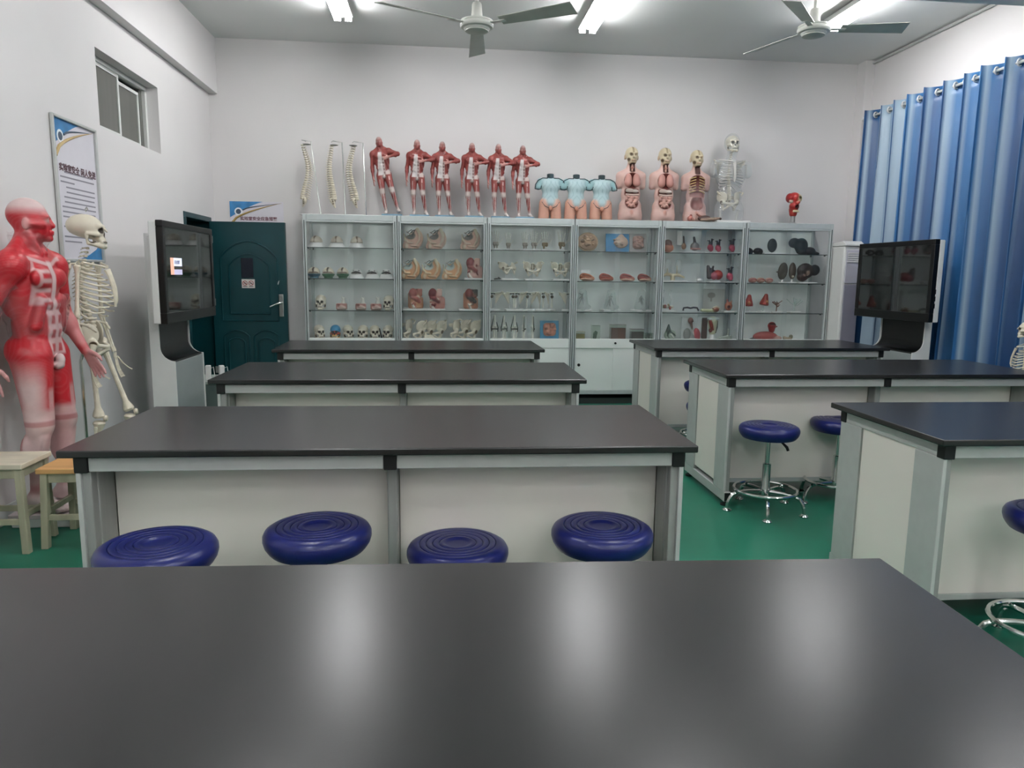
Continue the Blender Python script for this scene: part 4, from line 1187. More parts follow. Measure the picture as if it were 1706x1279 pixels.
            mix(sm(z, .14, .455, .09) * np.clip((np.abs(x) - .072) / .03, 0, 1) * sm(np.abs(x), -1, .125), lin('ddcdcb'), .8)
            mix(sm(z, .09, .335, .02) * (y < .03), lin('d8c2c0'), .7)
            mix(sm(z, .335, .40, .02) * sm(np.abs(np.abs(x) - .06), -1, .012) * front, WH, .5)
            mix(sm(z, .283, .300, .004), RD, .55)
            mix(sm(z, .52, .64, .02) * arm * np.clip((.03 - y) / .03, 0, 1), TN, .55)
        mix(st(z, .940, .970) * .9, lin('d6c2c0') if pose == 'big' else lin('b9a19c'))
        mix(st(z, .115, .05), WH, .85)
        return col
    return s.mesh(name, res, M['paint'], paint, soft=.5)
# ------------------------------------------------------------------ big figures by the left wall
G_small = 'red muscle figures on the cabinets'
bigm = thing('muscle_figure', 'life-size red muscle figure wrapped in clear film by the left wall', 'anatomical model', (-2.13, 4.10, 0), math.radians(90))
P(bigm, 'body', man_mesh('muscle_body', 'big', .0058, 1.66), (0, 0, .075))
bz = MB().box(-.16, .16, -.20, .14, 0, .05).build('base_board', M['white'], bigm, bevel=.008)
MB().box(-.17, .17, -.21, .15, .05, .075).build('base_top', mat('pale_pink_board', 'd9cbcc', .4), bigm, bevel=.006)
M['film'] = glass('cling_film', 'faf8f9', .045, .10, ior=1.4)
def film(t, name, rings, seed, n=44):
    rg = np.random.RandomState(seed)
    vs = []; fs = []
    for (cx, cy, z, rx, ry) in rings:
        ph = rg.uniform(0, 6.28, 4)
        for k in range(n):
            a = 2 * PI * k / n
            w = 1 + .03 * math.sin(5 * a + ph[0]) + .025 * math.sin(9 * a + ph[1]) + .015 * math.sin(17 * a + ph[2])
            vs.append((cx + rx * w * math.cos(a), cy + ry * w * math.sin(a), z + .012 * math.sin(3 * a + ph[3]) + .006 * math.sin(11 * a + ph[2])))
    for i in range(len(rings) - 1):
        for k in range(n):
            l = (k + 1) % n
            fs.append((i * n + k, i * n + l, (i + 1) * n + l, (i + 1) * n + k))
    m = MB(); m.v = vs; m.f = fs
    o = m.build(name, M['film'], t)
    o.data.polygons.foreach_set('use_smooth', [True] * len(fs))
    return o
film(bigm, 'film_wrap', [(0, .01, 1.015, .160, .115), (0, .01, 1.07, .170, .125), (0, .01, 1.12, .205, .130), (0, .01, 1.165, .232, .136), (0, .01, 1.21, .242, .142), (-.01, .01, 1.235, .246, .138)], 3)
film(bigm, 'film_wrap', [(0, .02, 1.435, .085, .080), (0, .015, 1.475, .078, .080), (0, .01, 1.52, .088, .098), (0, .01, 1.545, .080, .098)], 4)
film(bigm, 'film_wrap', [(-.262, .12, 1.07, .060, .060), (-.255, .11, 1.15, .066, .066), (-.235, .06, 1.25, .068, .068), (-.225, .04, 1.28, .062, .066)], 5, 24)
skeleton('life-size cream skeleton in profile before the framed wall notice', (-2.10, 4.66, .0), PI / 2 + .12).scale = (1.01, 1.01, 1.01)
s2 = skeleton('second cream skeleton at the right frame edge before the curtain', (4.32, 4.98, -.0), -2.2)
s2.scale = (.64,) * 3

# ------------------------------------------------------------------ row on top of the cabinets
ZT0 = CZ
ME['sman'] = man_mesh('small_muscle_body', 'small', .0062, .76)
M['bluebase'] = mat('blue_grey_base', '6f93a8', .4, var=.05)
mf = thing('muscle_figure', '', 'anatomical model', (0, 0, 0), 0, G_small)
MB().box(-.085, .135, -.10, .10, 0, .018).build('base', M['bluebase'], mf, bevel=.004)
P(mf, 'body', ME['sman'], (0, 0, .015))
lbl = ['leaning red muscle figure at the left end of the row, head tilted back', 'red muscle figure second from left on the cabinets', 'red muscle figure third from left on the cabinets with pale neck band', 'red muscle figure fourth from left on the cabinets', 'red muscle figure fifth from left on the cabinets', 'red muscle figure at the right end beside the pale blue torsos']
for k, (x, sc) in enumerate(((-.545, 1.03), (-.235, 1.0), (.022, .985), (.325, .98), (.597, .975), (.850, .965))):
    o = place(mf, (x, 7.74, ZT0 + .001), 0, lbl[k], (sc * .91, sc * .95, sc))
    if k == 0:
        o.location = (-.515, 7.74, ZT0 + .001)
    if k == 2:
        film(o, 'film_wrap', [(0, .01, .63, .045, .042), (0, .01, .645, .04, .04), (0, .01, .665, .042, .042)], 8, 24)

lean = [c_ for c_ in mf.children if c_.name.startswith('body')][0]
lean.rotation_euler = (math.radians(-2), math.radians(-9), 0); lean.location = (0, 0, .022)
# spines hanging from stands
def spine(label, x, bend, flip, lean):
    t = thing('spine_model', label, 'anatomical model', (x, 7.78, ZT0), 0, 'spine models on stands')
    MB().box(-.09, .09, -.09, .09, 0, .012).build('base', M['white'], t, bevel=.004)
    rx = .10 * (1 if not flip else 1)
    MB().tube([(rx, .04, .012), (rx - lean, .04, .735), (rx - lean - .09, .03, .745), (-.025, .02, .73)], [.0075, .006, .004, .004], 8).build('rod', M['chrome'], t, smooth=True)
    MB().lathe([(.0, .0), (.03, .002), (.042, .012), (.03, .02), (0, .024)], 16).xf(Matrix.Translation((-.01 + .02 * flip, -.03, .69)) @ Matrix.Scale(.5, 4, (0, 0, 1))).build('skull_base', mat('grey_bone', 'a7a7a2', .5), t, smooth=True)
    for i in range(24):
        f = i / 23
        z = .17 + .52 * f
        xx = -.03 + bend * (.028 * math.sin((f - .25) * PI * 1.7))
        sc = 1.15 - .5 * f
        P(t, 'vertebra', ME['vertebra'], (xx, 0, z), (0, math.radians(bend * 10 * math.cos((f - .25) * PI * 1.7)), math.radians(-70 * bend)), (sc * 1.12, sc * 1.12, sc * .9))
    s = P(t, 'sacrum', ME['sacrum'], (-.03 - bend * .022, 0, .135), (0, math.radians(bend * 25), math.radians(-70 * bend)))
    return t
ss = Sdf(.008, BONE); ss.e((0, 0, .02), (.035, .02, .03)).c((0, 0, 0), (0, -.012, -.05), .022, .008)
for z in (.03, .01, -.012):
    for q in (-1, 1): ss.e((q * .014, -.02, z), (.004, .01, .004), '6b5d48', .003, True)
ME['sacrum'] = ss.mesh('sacrum_bone', .0038)
spine('spine model with slanting rod at the far left of the cabinet tops', -1.325, 1, False, .08)
spine('straight spine model in the middle of the three spines', -1.075, -.6, True, .02)
spine('spine model nearest the muscle figures', -.865, -1, False, .02)

# pale blue torsos
def bl_paint(V, col):
    x, y, z = V.T
    col = col.copy()
    fl = (y < -.02) & (z > .17) & (z < .395) & (np.abs(x) < .1)
    w = np.clip(1 - np.abs(np.sin(np.abs(x) * 75 + np.sin(z * 55) * .9 + z * 22)) / .35, 0, 1)[:, None] * fl[:, None] * .55
    col = col * (1 - w) + np.array(lin('6f98a0')) * w
    return col
s = Sdf(.022, 'b7cfd2')
s.e((0, 0, .34), (.098, .068, .095)).e((0, 0, .235), (.086, .06, .10)).e((0, .0, .175), (.092, .064, .055))
s.c((-.085, 0, .395), (.085, 0, .395), .032)
for q in (-1, 1):
    s.c((q * .055, .0, .165), (q * .066, .0, .02), .060, .058, 'd3a08c', k=.014)
    s.c((q * .108, 0, .39), (q * .128, .0, .335), .034, .030, '9fc4c8')
s.e((0, -.052, .115), (.016, .018, .026), 'c98f78', k=.008)
s.b((0, 0, -.03), (.3, .3, .035), .001, None, .001, True)
ME['btorso'] = s.mesh('blue_torso_body', .0062, M['paintm'], bl_paint)
M['darkrim'] = mat('dark_teal_rim', '27383c', .4)
bt = thing('torso_model', '', 'anatomical model', (0, 0, 0), 0, 'pale blue lymph torsos')
P(bt, 'body', ME['btorso'])
MB().lathe([(.036, .405), (.036, .468), (.03, .472), (.0, .472)], 20).build('neck_stump', M['darkrim'], bt, smooth=True)
for q in (-1, 1):
    MB().tube([(q * .03, -.03, .425), (q * .085, -.035, .425), (q * .135, -.03, .40), (q * .160, -.02, .36), (q * .165, -.02, .315)], .0042, 6).build('cut_rim', M['darkrim'], bt, smooth=True)
    MB().tube([(q * .165, -.02, .315), (q * .13, -.035, .308), (q * .105, -.04, .312), (q * .10, -.055, .345)], .0042, 6).build('cut_rim', M['darkrim'], bt, smooth=True)
    MB().tube([(q * .092, -.045, .18), (q * .06, -.062, .135), (q * .02, -.068, .118)], .0035, 6).build('groin_rim', M['darkrim'], bt, smooth=True)
for k, (x, lb) in enumerate(((1.145, 'pale blue headless torso beside the muscle figures'), (1.420, 'pale blue headless torso in the middle of three'), (1.690, 'pale blue headless torso beside the organ torsos'))):
    place(bt, (x, 7.76, ZT0 + .001), 0, lb, .99)

# organ torsos
def head_half(s, z, f=1.22):
    E = lambda p, r, *a, **k: s.e((p[0] * f, p[1] * f, z + p[2] * f), tuple(v * f for v in r), *a, **k)
    CP = lambda p, q, ra, rb, *a, **k: s.c((p[0] * f, p[1] * f, z + p[2] * f), (q[0] * f, q[1] * f, z + q[2] * f), ra * f, rb * f, *a, **k)
    hc = 'cfc2a4'
    E((0, .008, .098), (.056, .068, .060), hc); E((0, -.020, .062), (.047, .05, .056), hc, k=.015); E((0, -.034, .022), (.031, .032, .022), 'c9b596', k=.012)
    CP((0, -.064, .086), (0, -.080, .062), .007, .010, hc, k=.006); CP((-.016, -.066, .034), (.016, -.066, .034), .005, .005, 'b08c76', k=.004)
    CP((-.028, -.054, .098), (.028, -.054, .098), .011, .011, hc, k=.01)
    E((-.020, -.070, .084), (.010, .013, .008), '54432f', .004, True); E((.020, -.072, .084), (.010, .008, .005), '8a7258', .004, True)
    E((-.040, -.045, .040), (.012, .016, .010), '5a4632', .004, True)
    E((-.056, .012, .068), (.008, .014, .022), 'cdb498', k=.003); E((.056, .012, .068), (.008, .014, .022), 'cdb498', k=.003)
    s.path([(0, -.066 * f, z + .11 * f), (0, -.055 * f, z + .135 * f), (0, -.02 * f, z + .155 * f)], .003, '8a795c', .002, True)
def otorso(name, empty=False):
    sk = 'd2afa5'
    s = Sdf(.026, sk)
    s.e((0, .0, .43), (.118, .078, .115))
    s.e((0, .0, .28), (.105, .070, .12)).e((0, .0, .16), (.122, .082, .085)).e((0, 0, .06), (.126, .082, .07))
    for q in (-1, 1):
        s.c((0, .008, .535), (q * .112, .006, .478), .046, .044)
        s.c((q * .118, .01, .465), (q * .130, .014, .37), .042, .034)
        s.c((q * .058, -.0, .09), (q * .066, 0, .02), .068, .064)
    s.c((0, .012, .53), (0, .008, .60), .046, .042)
    head_half(s, .585)
    s.e((0, -.070, .085), (.016, .016, .030), 'c99384', k=.008)
    s.e((0, -.085, .42), (.092, .062, .085), '6e3a34', .008, True)                  # chest opening
    s.e((0, -.085, .205), (.078, .050, .075), '7c4740', .008, True)                 # belly opening
    s.b((0, -.08, .30), (.072, .042, .03), .01, '7c4740', .008, True)
    s.b((0, -.055, .555), (.022, .035, .040), .008, '54302a', .006, True)           # throat opening
    s.b((0, 0, -.03), (.3, .3, .035), .001, None, .001, True)
    return s.mesh(name, .0066)
ME['otorso'] = otorso('organ_torso_body')
lg = Sdf(.008, 'c08a80'); lg.e((0, 0, 0), (.038, .028, .070)).e((.004, -.004, -.03), (.041, .028, .042)); ME['lung'] = lg.mesh('lung_shape', .0052)
it = Sdf(.004, 'cfa094')
rg = np.random.RandomState(4)
for r in range(4):
    z = .045 - .03 * r; hw = (.050, .058, .050, .030)[r]
    pts = [(-hw + 2 * hw * i / 6, -.012 - .010 * math.cos(i * 2.2 + r), z + .008 * math.sin(i * 1.9 + 2 * r)) for i in range(7)]
    it.path(pts, .0155)
ME['gut'] = it.mesh('intestine_shape', .0052)
lv = Sdf(.010, 'b9a79d'); lv.e((-.028, -.004, 0), (.045, .022, .024)).e((.034, -.006, -.006), (.036, .024, .020), 'c9bcb4'); ME['liver'] = lv.mesh('liver_stomach_shape', .0052)
th = Sdf(.005, 'c79f8e'); th.c((0, 0, .03), (0, 0, -.03), .010, .012).e((0, -.004, .0), (.018, .012, .014), 'b27b6c'); ME['throat'] = th.mesh('throat_shape', .004)
ot = thing('torso_model', '', 'anatomical model', (0, 0, 0), 0, 'opened organ torsos')
P(ot, 'body', ME['otorso'])
for q in (-1, 1): P(ot, 'lung', ME['lung'], (q * .043, -.058, .425), None, (q * 1.0, 1, 1))
P(ot, 'liver', ME['liver'], (0, -.062, .315)); P(ot, 'intestine', ME['gut'], (0, -.058, .205)); P(ot, 'throat', ME['throat'], (0, -.035, .556))
MB().tube([(-.072, -.072, .275), (0, -.085, .268), (.072, -.072, .275)], .010, 8).build('colon', mat('pale_pink_plastic', 'c8b0a4', .4), ot, smooth=True)
place(ot, (2.005, 7.76, ZT0 + .001), 0, 'opened skin-pink torso with pink lungs beside the pale blue torsos', .985)
place(ot, (2.365, 7.76, ZT0 + .001), 0, 'opened skin-pink torso with pink lungs, between two other organ torsos', .985)
# third torso: organs taken out
o3 = thing('torso_model', 'emptied torso wrapped in film with ribs showing and organs at its foot', 'anatomical model', (2.715, 7.77, ZT0 + .001), 0, 'opened organ torsos')
P(o3, 'body', ME['otorso'], None, None, .97)
for i in range(6):
    for q in (-1, 1):
        MB().tube([(q * (.01 + .075 * math.sin(a)), -.04 - .018 * math.cos(a), .47 - .028 * i - .02 * a) for a in np.linspace(.1, 1.5, 6)], .006, 6).build('rib', mat('yellowed_bone', 'b49a6c', .5), o3, smooth=True)
film(o3, 'film_wrap', [(0, -.0, .10, .16, .12), (0, 0, .20, .15, .11), (0, 0, .30, .14, .105), (0, 0, .38, .15, .11)], 9)
dk = Sdf(.01, '4a332c'); dk.e((0, 0, .03), (.075, .04, .032)).e((.05, .0, .02), (.05, .03, .02), '6b4f45').c((-.04, .0, .05), (-.08, .01, .075), .012, .010, '8c5a50')
ol = tag(link('liver_model', dk.mesh('dark_liver', .005)), 'dark brown loose liver lying at the foot of the emptied torso', 'anatomical model'); ol.location = (2.78, 7.63, ZT0 + .004)
dk = Sdf(.008, '8d7667'); dk.path([(-.09, 0, .016), (-.03, -.015, .018), (.04, -.01, .022), (.10, .005, .035)], [.014, .018, .02, .012]).e((.115, .0, .03), .014, '33241e')
ol = tag(link('stomach_model', dk.mesh('loose_stomach', .005)), 'brown-grey loose stomach in film lying before the emptied torso', 'anatomical model'); ol.location = (2.82, 7.585, ZT0 + .002)
dk = Sdf(.008, 'b5746a'); dk.e((0, 0, .028), (.03, .026, .028)).e((.035, .005, .02), (.024, .02, .02), 'c79a8c').e((.012, .01, .055), (.016, .015, .02), '7d3a34')
ol = tag(link('heart_model', dk.mesh('loose_heart', .005)), 'reddish loose organ piece left of the brown stomach', 'anatomical model'); ol.location = (2.615, 7.615, ZT0 + .002)

# transparent torso with skeleton inside
tt = thing('transparent_torso', 'clear plastic human torso with a white skeleton inside on the cabinets', 'anatomical model', (3.095, 7.77, ZT0 + .001), 0)
MB().box(-.175, .20, -.12, .12, 0, .022).build('base', M['white'], tt, bevel=.004)
M['greybone'] = mat('pale_grey_bone', 'c4c2bd', .45, var=.06)
ht_ = .0
inner = bpy.data.objects.new('skeleton_core', None)
sc_ = 1.02
def tb(o, z):
    o.scale = (sc_,) * 3; o.location = (o.location.x * sc_, o.location.y * sc_, (o.location.z - z) * sc_)
before = set(bpy.data.objects)
bpy.data.objects.remove(inner)
torso_bones(tt, m=M['greybone'])
P(tt, 'skull', ME['skull'], (0, -.012, 1.475), None, 1.05)
for o in set(bpy.data.objects) - before:
    if o.name != 'skeleton_core':
        k_ = .92
        o.location = (o.location.x * k_, o.location.y * k_ + .0, (o.location.z - .74) * k_ + .06)
        o.scale = tuple(v * k_ for v in o.scale)
for q in (-1, 1):
    lbone((q * .10, -.01, .145), (q * .085, .0, .02), .013, .020, .015).build('femur', M['greybone'], tt, smooth=True)
    lbone((q * .17, .01, .62), (q * .178, .02, .50), .010, .019, .012).build('humerus', M['greybone'], tt, smooth=True)
s = Sdf(.03, WHITE)
s.e((0, .01, .49), (.160, .105, .15)).c((-.14, .0, .60), (.14, 0, .60), .055).e((0, .0, .30), (.135, .095, .15)).e((0, .01, .17), (.150, .100, .11))
for q in (-1, 1):
    s.c((q * .175, .0, .60), (q * .19, .01, .52), .05, .045); s.c((q * .075, 0, .12), (q * .075, 0, .02), .085, .075)
s.c((0, .01, .64), (0, .0, .72), .055, .05).e((0, .015, .84), (.078, .098, .10)).e((0, -.035, .775), (.06, .06, .06))
s.b((0, 0, -.02), (.3, .3, .04), .001, None, .001, True)
P(tt, 'clear_shell', s.mesh('clear_torso_shell', .0085, M['clear']))

# head and neck muscle model
s = Sdf(.008, 'a82c2a')
s.e((0, .0, .20), (.055, .065, .055), 'b03230').e((.028, -.01, .195), (.042, .052, .046), 'd2cba6', k=.004).e((-.004, -.02, .12), (.046, .045, .048), '9c2624').c((0, .0, .09), (0, 0, .055), .042, .036, 'b43c34')
s.e((-.045, .0, .20), (.03, .055, .045), 'a02226').e((-.045, -.035, .165), (.018, .016, .014), 'd8c4b2', k=.003).e((.036, -.05, .20), (.014, .02, .012), '8a8264', .003, True)
s.e((.012, -.062, .115), (.022, .016, .014), '3a1412', .004, True).c((-.02, -.05, .072), (.026, -.05, .072), .010, col='d9c9a6', k=.004).e((.02, -.05, .155), (.02, .014, .014), 'c05a50', k=.004)
hm = thing('head_model', 'red half-skull head and neck muscle model on a grey stand', 'anatomical model', (3.815, 7.76, ZT0 + .001))
P(hm, 'head', s.mesh('head_muscle_shape', .0046), (0, 0, .055), None, 1.12)
MB().lathe([(.045, 0), (.045, .012), (.026, .02), (.024, .075), (.03, .10)], 20).build('stand', mat('grey_stand_plastic', '8f8f8f', .4), hm, smooth=True)
# ------------------------------------------------------------------ cabinet contents
YI = 7.765
S1, S2, S3, S4 = (z + .0012 for z in SH)
def item(name, label, cat, x, z, group, rz=0.0, y=YI):
    return thing(name, label, cat, (x, y, z), rz, group)
ORD = ['leftmost', 'second from left', 'third from left', 'fourth from left', 'fifth from left', 'sixth from left', 'seventh from left']

M['whiteb'] = mat('white_bone', 'dcdcd0', .5, var=.06)
# -- cabinet 1: skull domes
def dome_mesh(name, col, crack, low=.0):
    s = Sdf(.006, col)
    s.e((0, 0, .0), (.066, .078, .072)); s.b((0, 0, -.09), (.2, .2, .09), .001, None, .003, True)
    if crack == 1:
        s.path([(0, -.085, .0), (.002, -.082, .03), (-.002, -.06, .055), (0, 0, .075)], .0042, '6b5038', .002, True)
    else:
        s.path([(-.002, -.085, .012), (.002, -.078, .03), (-.002, -.062, .05), (.004, -.03, .068)], .0055, '3c3024', .002, True)
        s.path([(-.06, -.05, .01), (-.03, -.075, .014), (0, -.082, .012), (.03, -.074, .016), (.06, -.05, .008)], .0038, '54412c', .002, True)
    return s.mesh(name, .0045)
ME['dome1'] = dome_mesh('skull_cap', 'cfc6b4', 1); ME['dome2'] = dome_mesh('sutured_skull_cap', 'd2cbb6', 2)
g = 'skull caps on white stands'
d0 = item('skull_cap_model', '', 'anatomical model', 0, 0, g)
P(d0, 'skull_cap', ME['dome1'], (0, 0, .052))
MB().lathe([(.086, 0), (.084, .012), (.070, .035), (.066, .052), (.0, .054)], 24).build('stand', M['white'], d0, smooth=True)
for k, x in enumerate((-1.269, -1.063, -.862)):
    place(d0, (x, YI, S1), .2 * k - .2, 'cream skull cap on white stand, %s of three on the top shelf' % ORD[k], .96)
g = 'skull caps on coloured stands'
for k, (x, cn) in enumerate(((-1.301, '2b6478'), (-1.156, '2f6b44'), (-1.009, '2f6b44'))):
    t = item('skull_cap_model', ['sutured skull cap on a blue-green stand, second shelf beside the door', 'sutured skull cap on a green stand between two others', 'sutured skull cap on a green stand beside the white skull bases'][k], 'anatomical model', x, S2, g)
    t.scale = (.93,) * 3
    P(t, 'skull_cap', ME['dome2'], (0, 0, .05))
    MB().lathe([(.05, 0), (.048, .012), (.066, .03), (.072, .046), (.0, .05)], 24).build('stand', mat('stand_' + cn, cn, .4), t, smooth=True)
s = Sdf(.006, 'd5d8d4')
s.e((0, 0, 0), (.064, .072, .055)); s.b((0, 0, -.09), (.2, .2, .09), .001, None, .003, True)
for q in (-1, 1):
    s.c((0, -.07, .022), (q * .046, -.05, .006), .008, .006, '20201e', .002, True); s.e((q * .034, -.058, .04), (.011, .018, .009), '3c3a34', .003, True); s.e((q * .028, -.075, .004), (.014, .012, .007), '6b6558', .003, True)
s.c((0, -.075, .026), (0, -.072, .004), .005, .004, '20201e', .002, True)
ME['sbase'] = s.mesh('skull_base_shape', .0042)
sb = item('skull_base_model', '', 'anatomical model', 0, 0, 'white skull bases on stands')
P(sb, 'skull_base', ME['sbase'], (0, 0, .05))
MB().lathe([(.078, 0), (.076, .012), (.064, .04), (.062, .051), (.0, .052)], 24).build('stand', M['white'], sb, smooth=True)
for k, x in enumerate((-.868, -.708, -.562)):
    place(sb, (x, YI, S2), 0, ['white skull base with dark openings, nearest the green-stand caps', 'white skull base with dark openings, middle of three', 'white skull base with dark openings, against the cabinet upright'][k], .95)
# skulls
g = 'plastic skulls in the first cabinet'
def skull_item(x, z, label, me='skull', rz=0.0, sc=.82):
    t = item('skull_model', label, 'skull', x, z, g, rz)
    P(t, 'skull', ME[me], (0, .01, .0), None, sc)
    return t
skull_item(-1.243, S3, 'cream skull alone at the left of the third shelf')
skull_item(-.548, S3, 'cream skull at the right end of the third shelf, past the pink jaws', rz=-.15)
for k, (x, r, lb, me) in enumerate(((-1.257, .45, 'cream skull turned aside at the left of the lowest shelf', 'skull'), (-1.103, 0, 'painted skull with blue crown, red cheeks and yellow jaw', 'skullcol'), (-.961, .4, 'cream skull right of the blue-crowned painted skull', 'skull'),
                                    (-.818, -.1, 'cream skull fourth from left on the lowest shelf', 'skull'), (-.690, .15, 'cream skull fifth from left beside the black pen', 'skull'), (-.560, -.2, 'cream skull at the right end of the lowest shelf', 'skull'))):
    skull_item(x, S4, lb, me, r, .80)
t = tag(MB().tube([(0, 0, .0), (-.025, .0, .115)], [.008, .006], 8).build('pen', M['black'], smooth=True), 'black pen leaning between two skulls on the lowest shelf', 'pen'); t.location = (-.612, 7.70, S4 + .004)
# jaws
s = Sdf(.006, 'b9867c'); s.b((0, 0, .032), (.055, .04, .032), .012).e((0, -.038, .03), (.03, .012, .018), 'cfb0a4', k=.004).e((.024, -.04, .022), (.022, .01, .012), 'd9c2b6', k=.004)
s.e((-.03, -.042, .048), (.014, .008, .008), '8f5a52', .003, True).c((-.035, -.042, .014), (.035, -.042, .012), .004, col='e4d9cf', k=.002)
ME['jaw'] = s.mesh('jaw_block', .0042)
s = Sdf(.004, 'dcdcd2'); s.c((0, 0, 0), (.002, 0, .045), .018, .011).c((-.006, 0, .05), (-.008, 0, .066), .006, .003).c((.008, 0, .048), (.012, 0, .062), .006, .003); ME['tooth'] = s.mesh('tooth_shape', .0036)
jw = item('tooth_model', '', 'anatomical model', 0, 0, 'pink jaw blocks with a tooth')
P(jw, 'jaw', ME['jaw']); P(jw, 'tooth', ME['tooth'], (.018, -.005, .066), None, (1.35, 1.35, 1.05))
for k, x in enumerate((-1.028, -.831, -.676)):
    place(jw, (x, YI, S3), .1 * k, ['pink jaw block with tall white tooth, leftmost of three', 'pink jaw block with tall white tooth, middle of three', 'pink jaw block with tall white tooth, beside the skull'][k], 1.0)

# -- cabinet 2: pelvis sections
def psec(name, skin, inner, dark, tone):
    s = Sdf(.012, skin)
    s.e((.028, .0, .105), (.082, .062, .105)).e((-.03, .0, .07), (.066, .058, .072)).b((-.02, .0, .03), (.085, .05, .03), .02)
    s.b((0, -.085, .1), (.3, .05, .3), .001, inner, .002, True)
    s.b((0, .1, -.05), (.3, .4, .05), .001, None, .002, True)
    s.b((-.045, -.03, .19), (.062, .05, .045), .01, dark, .006, True, R3('Y', 24))
    s.e((-.025, -.045, .135), (.052, .022, .038), tone, .006, True)
    f = -.036
    s.path([(.05, f, .20), (.072, f, .14), (.066, f, .085), (.04, f, .045)], [.018, .014, .012, .010], 'd2c8aa', .003)
    s.path([(-.085, f, .15), (-.08, f, .10), (-.06, f, .08)], [.010, .010, .012], 'd2c8aa', .003)
    s.c((-.055, f, .065), (-.005, f, .06), .013, .011, 'cfa08c', .003); s.e((-.065, f, .03), (.02, .012, .028), 'd8cbb0', k=.004)
    s.c((-.02, f, .035), (.05, f, .03), .008, .012, 'b8786a', .003); s.path([(-.06, f, .172), (-.02, f, .15), (.015, f, .178)], .006, '8b948e', .002)
    return s.mesh(name, .0046)
ME['psecA'] = psec('pelvis_section_a', 'cdb59f', 'c9a28e', '4c4f49', '5d5c54')
ME['psecB'] = psec('pelvis_section_b', 'd0b590', 'c69468', '8fa3a0', 'a9b6b0')
for nm, me, z, xs, gl, lbs in (('A', 'psecA', S1, (-.286, -.046, .310), 'pelvis sections on the top shelf', ['sagittal pelvis section with grey cavity, left on the top shelf', 'sagittal pelvis section with grey cavity, middle of the top shelf', 'sagittal pelvis section with grey cavity, right on the top shelf']),
                               ('B', 'psecB', S2, (-.318, -.102, .118), 'pelvis sections on the second shelf', ['tan pelvis section with pale blue cavity, leftmost on the second shelf', 'tan pelvis section with pale blue cavity, middle of the second shelf', 'tan pelvis section with pale blue cavity, beside the red pelvis'])):
    t0 = item('pelvis_section_model', '', 'anatomical model', 0, 0, gl)
    P(t0, 'section', ME[me])
    MB().tube([(-.05, -.030, .168), (-.012, -.034, .195), (.02, -.03, .165)], .005, 6).build('vessel', mat('grey_vessel', '6d7a78', .4), t0, smooth=True)
    for k, x in enumerate(xs): place(t0, (x, YI, z), 0, lbs[k], .99)
def rpel(name, left, mid, right, foot):
    rg = np.random.RandomState(len(name) + ord(name[-1]))
    s = Sdf(.010, foot)
    s.b((0, 0, .085), (.060, .05, .085), .03); s.c((.055, .0, .09), (.05, 0, .03), .035, .04, foot)
    s.e((-.030, -.025, .150), (.042, .038, .052), left, k=.006).b((.035, -.02, .160), (.026, .032, .036), .008, right, k=.004)
    s.path([(-.045, -.04, .115), (-.01, -.052, .10), (.025, -.05, .075)], [.018, .022, .016], mid, .006)
    for i in range(7):
        p = np.array((rg.uniform(-.045, .03), -.052, rg.uniform(.04, .13))); d = rg.uniform(-.022, .022, 2)
        s.c(p, p + (d[0], -.004, d[1] - .01), .008, .006, (mid, 'd2c2ac', left)[i % 3], .004)
    s.path([(-.05, -.045, .05), (-.035, -.05, .02), (-.02, -.045, .006)], .009, 'd6d2c6', .003)
    return s.mesh(name, .0046)
ME['rp1'] = rpel('red_pelvis_a', '7d2026', '8b3a38', 'cda596', 'c69a90'); ME['rp2'] = rpel('red_pelvis_b', '6b1218', '741a1e', 'd0a89c', 'bf8074'); ME['rp3'] = rpel('red_pelvis_c', '7a2c26', '33302a', '474b44', 'bd8468'); ME['rp4'] = rpel('red_pelvis_d', '99504a', 'a85a50', 'a8685e', 'c08d6c')
for x, z, me, wb, rz, lb in ((.345, S2, 'rp1', .19, 0, 'red and pink pelvis model on a white plate, right of the tan sections'), (-.272, S3, 'rp4', .24, .5, 'skin-toned buttock muscle model on a wide white plate'), (-.050, S3, 'rp2', .20, 0, 'dark red pelvic floor model on a white plate, middle of the third shelf'), (.310, S3, 'rp3', .24, .6, 'brown and dark hip muscle model on a white plate by the upright')):
    t = item('pelvis_muscle_model', lb, 'anatomical model', x, z, 'pelvis muscle models on plates')
    base_plate(t, wb, .16, .018); P(t, 'pelvis', ME[me], (0, 0, .012), (0, 0, rz), 1.08)
hb = item('hip_bone', '', 'bone', 0, 0, 'loose hip bones on the lowest shelf')
P(hb, 'bone', ME['hip'], (-.085, 0, .06))
for k, (x, r, sc, y) in enumerate(((-.335, .3, 1.0, 7.76), (-.205, -.3, .95, 7.72), (-.105, -.5, .95, 7.78), (.005, -.35, .95, 7.78), (.165, .2, 1.0, 7.76), (.266, -.5, 1.0, 7.79), (.365, -.4, .97, 7.76))):
    place(hb, (x, y, S4), r, 'cream hip bone, %s on the lowest shelf of the pelvis cabinet' % ORD[k], sc)
t = tag(MB().prism([(-.08, 0), (.10, 0), (.03, .06), (-.01, .05), (-.03, .09), (-.045, .03)], -.02, .02, 'y').build('sacrum_bone', M['bone'], bevel=.008), 'pale wedge-shaped bone lying before the hip bones', 'bone'); t.location = (-.13, 7.66, S4)

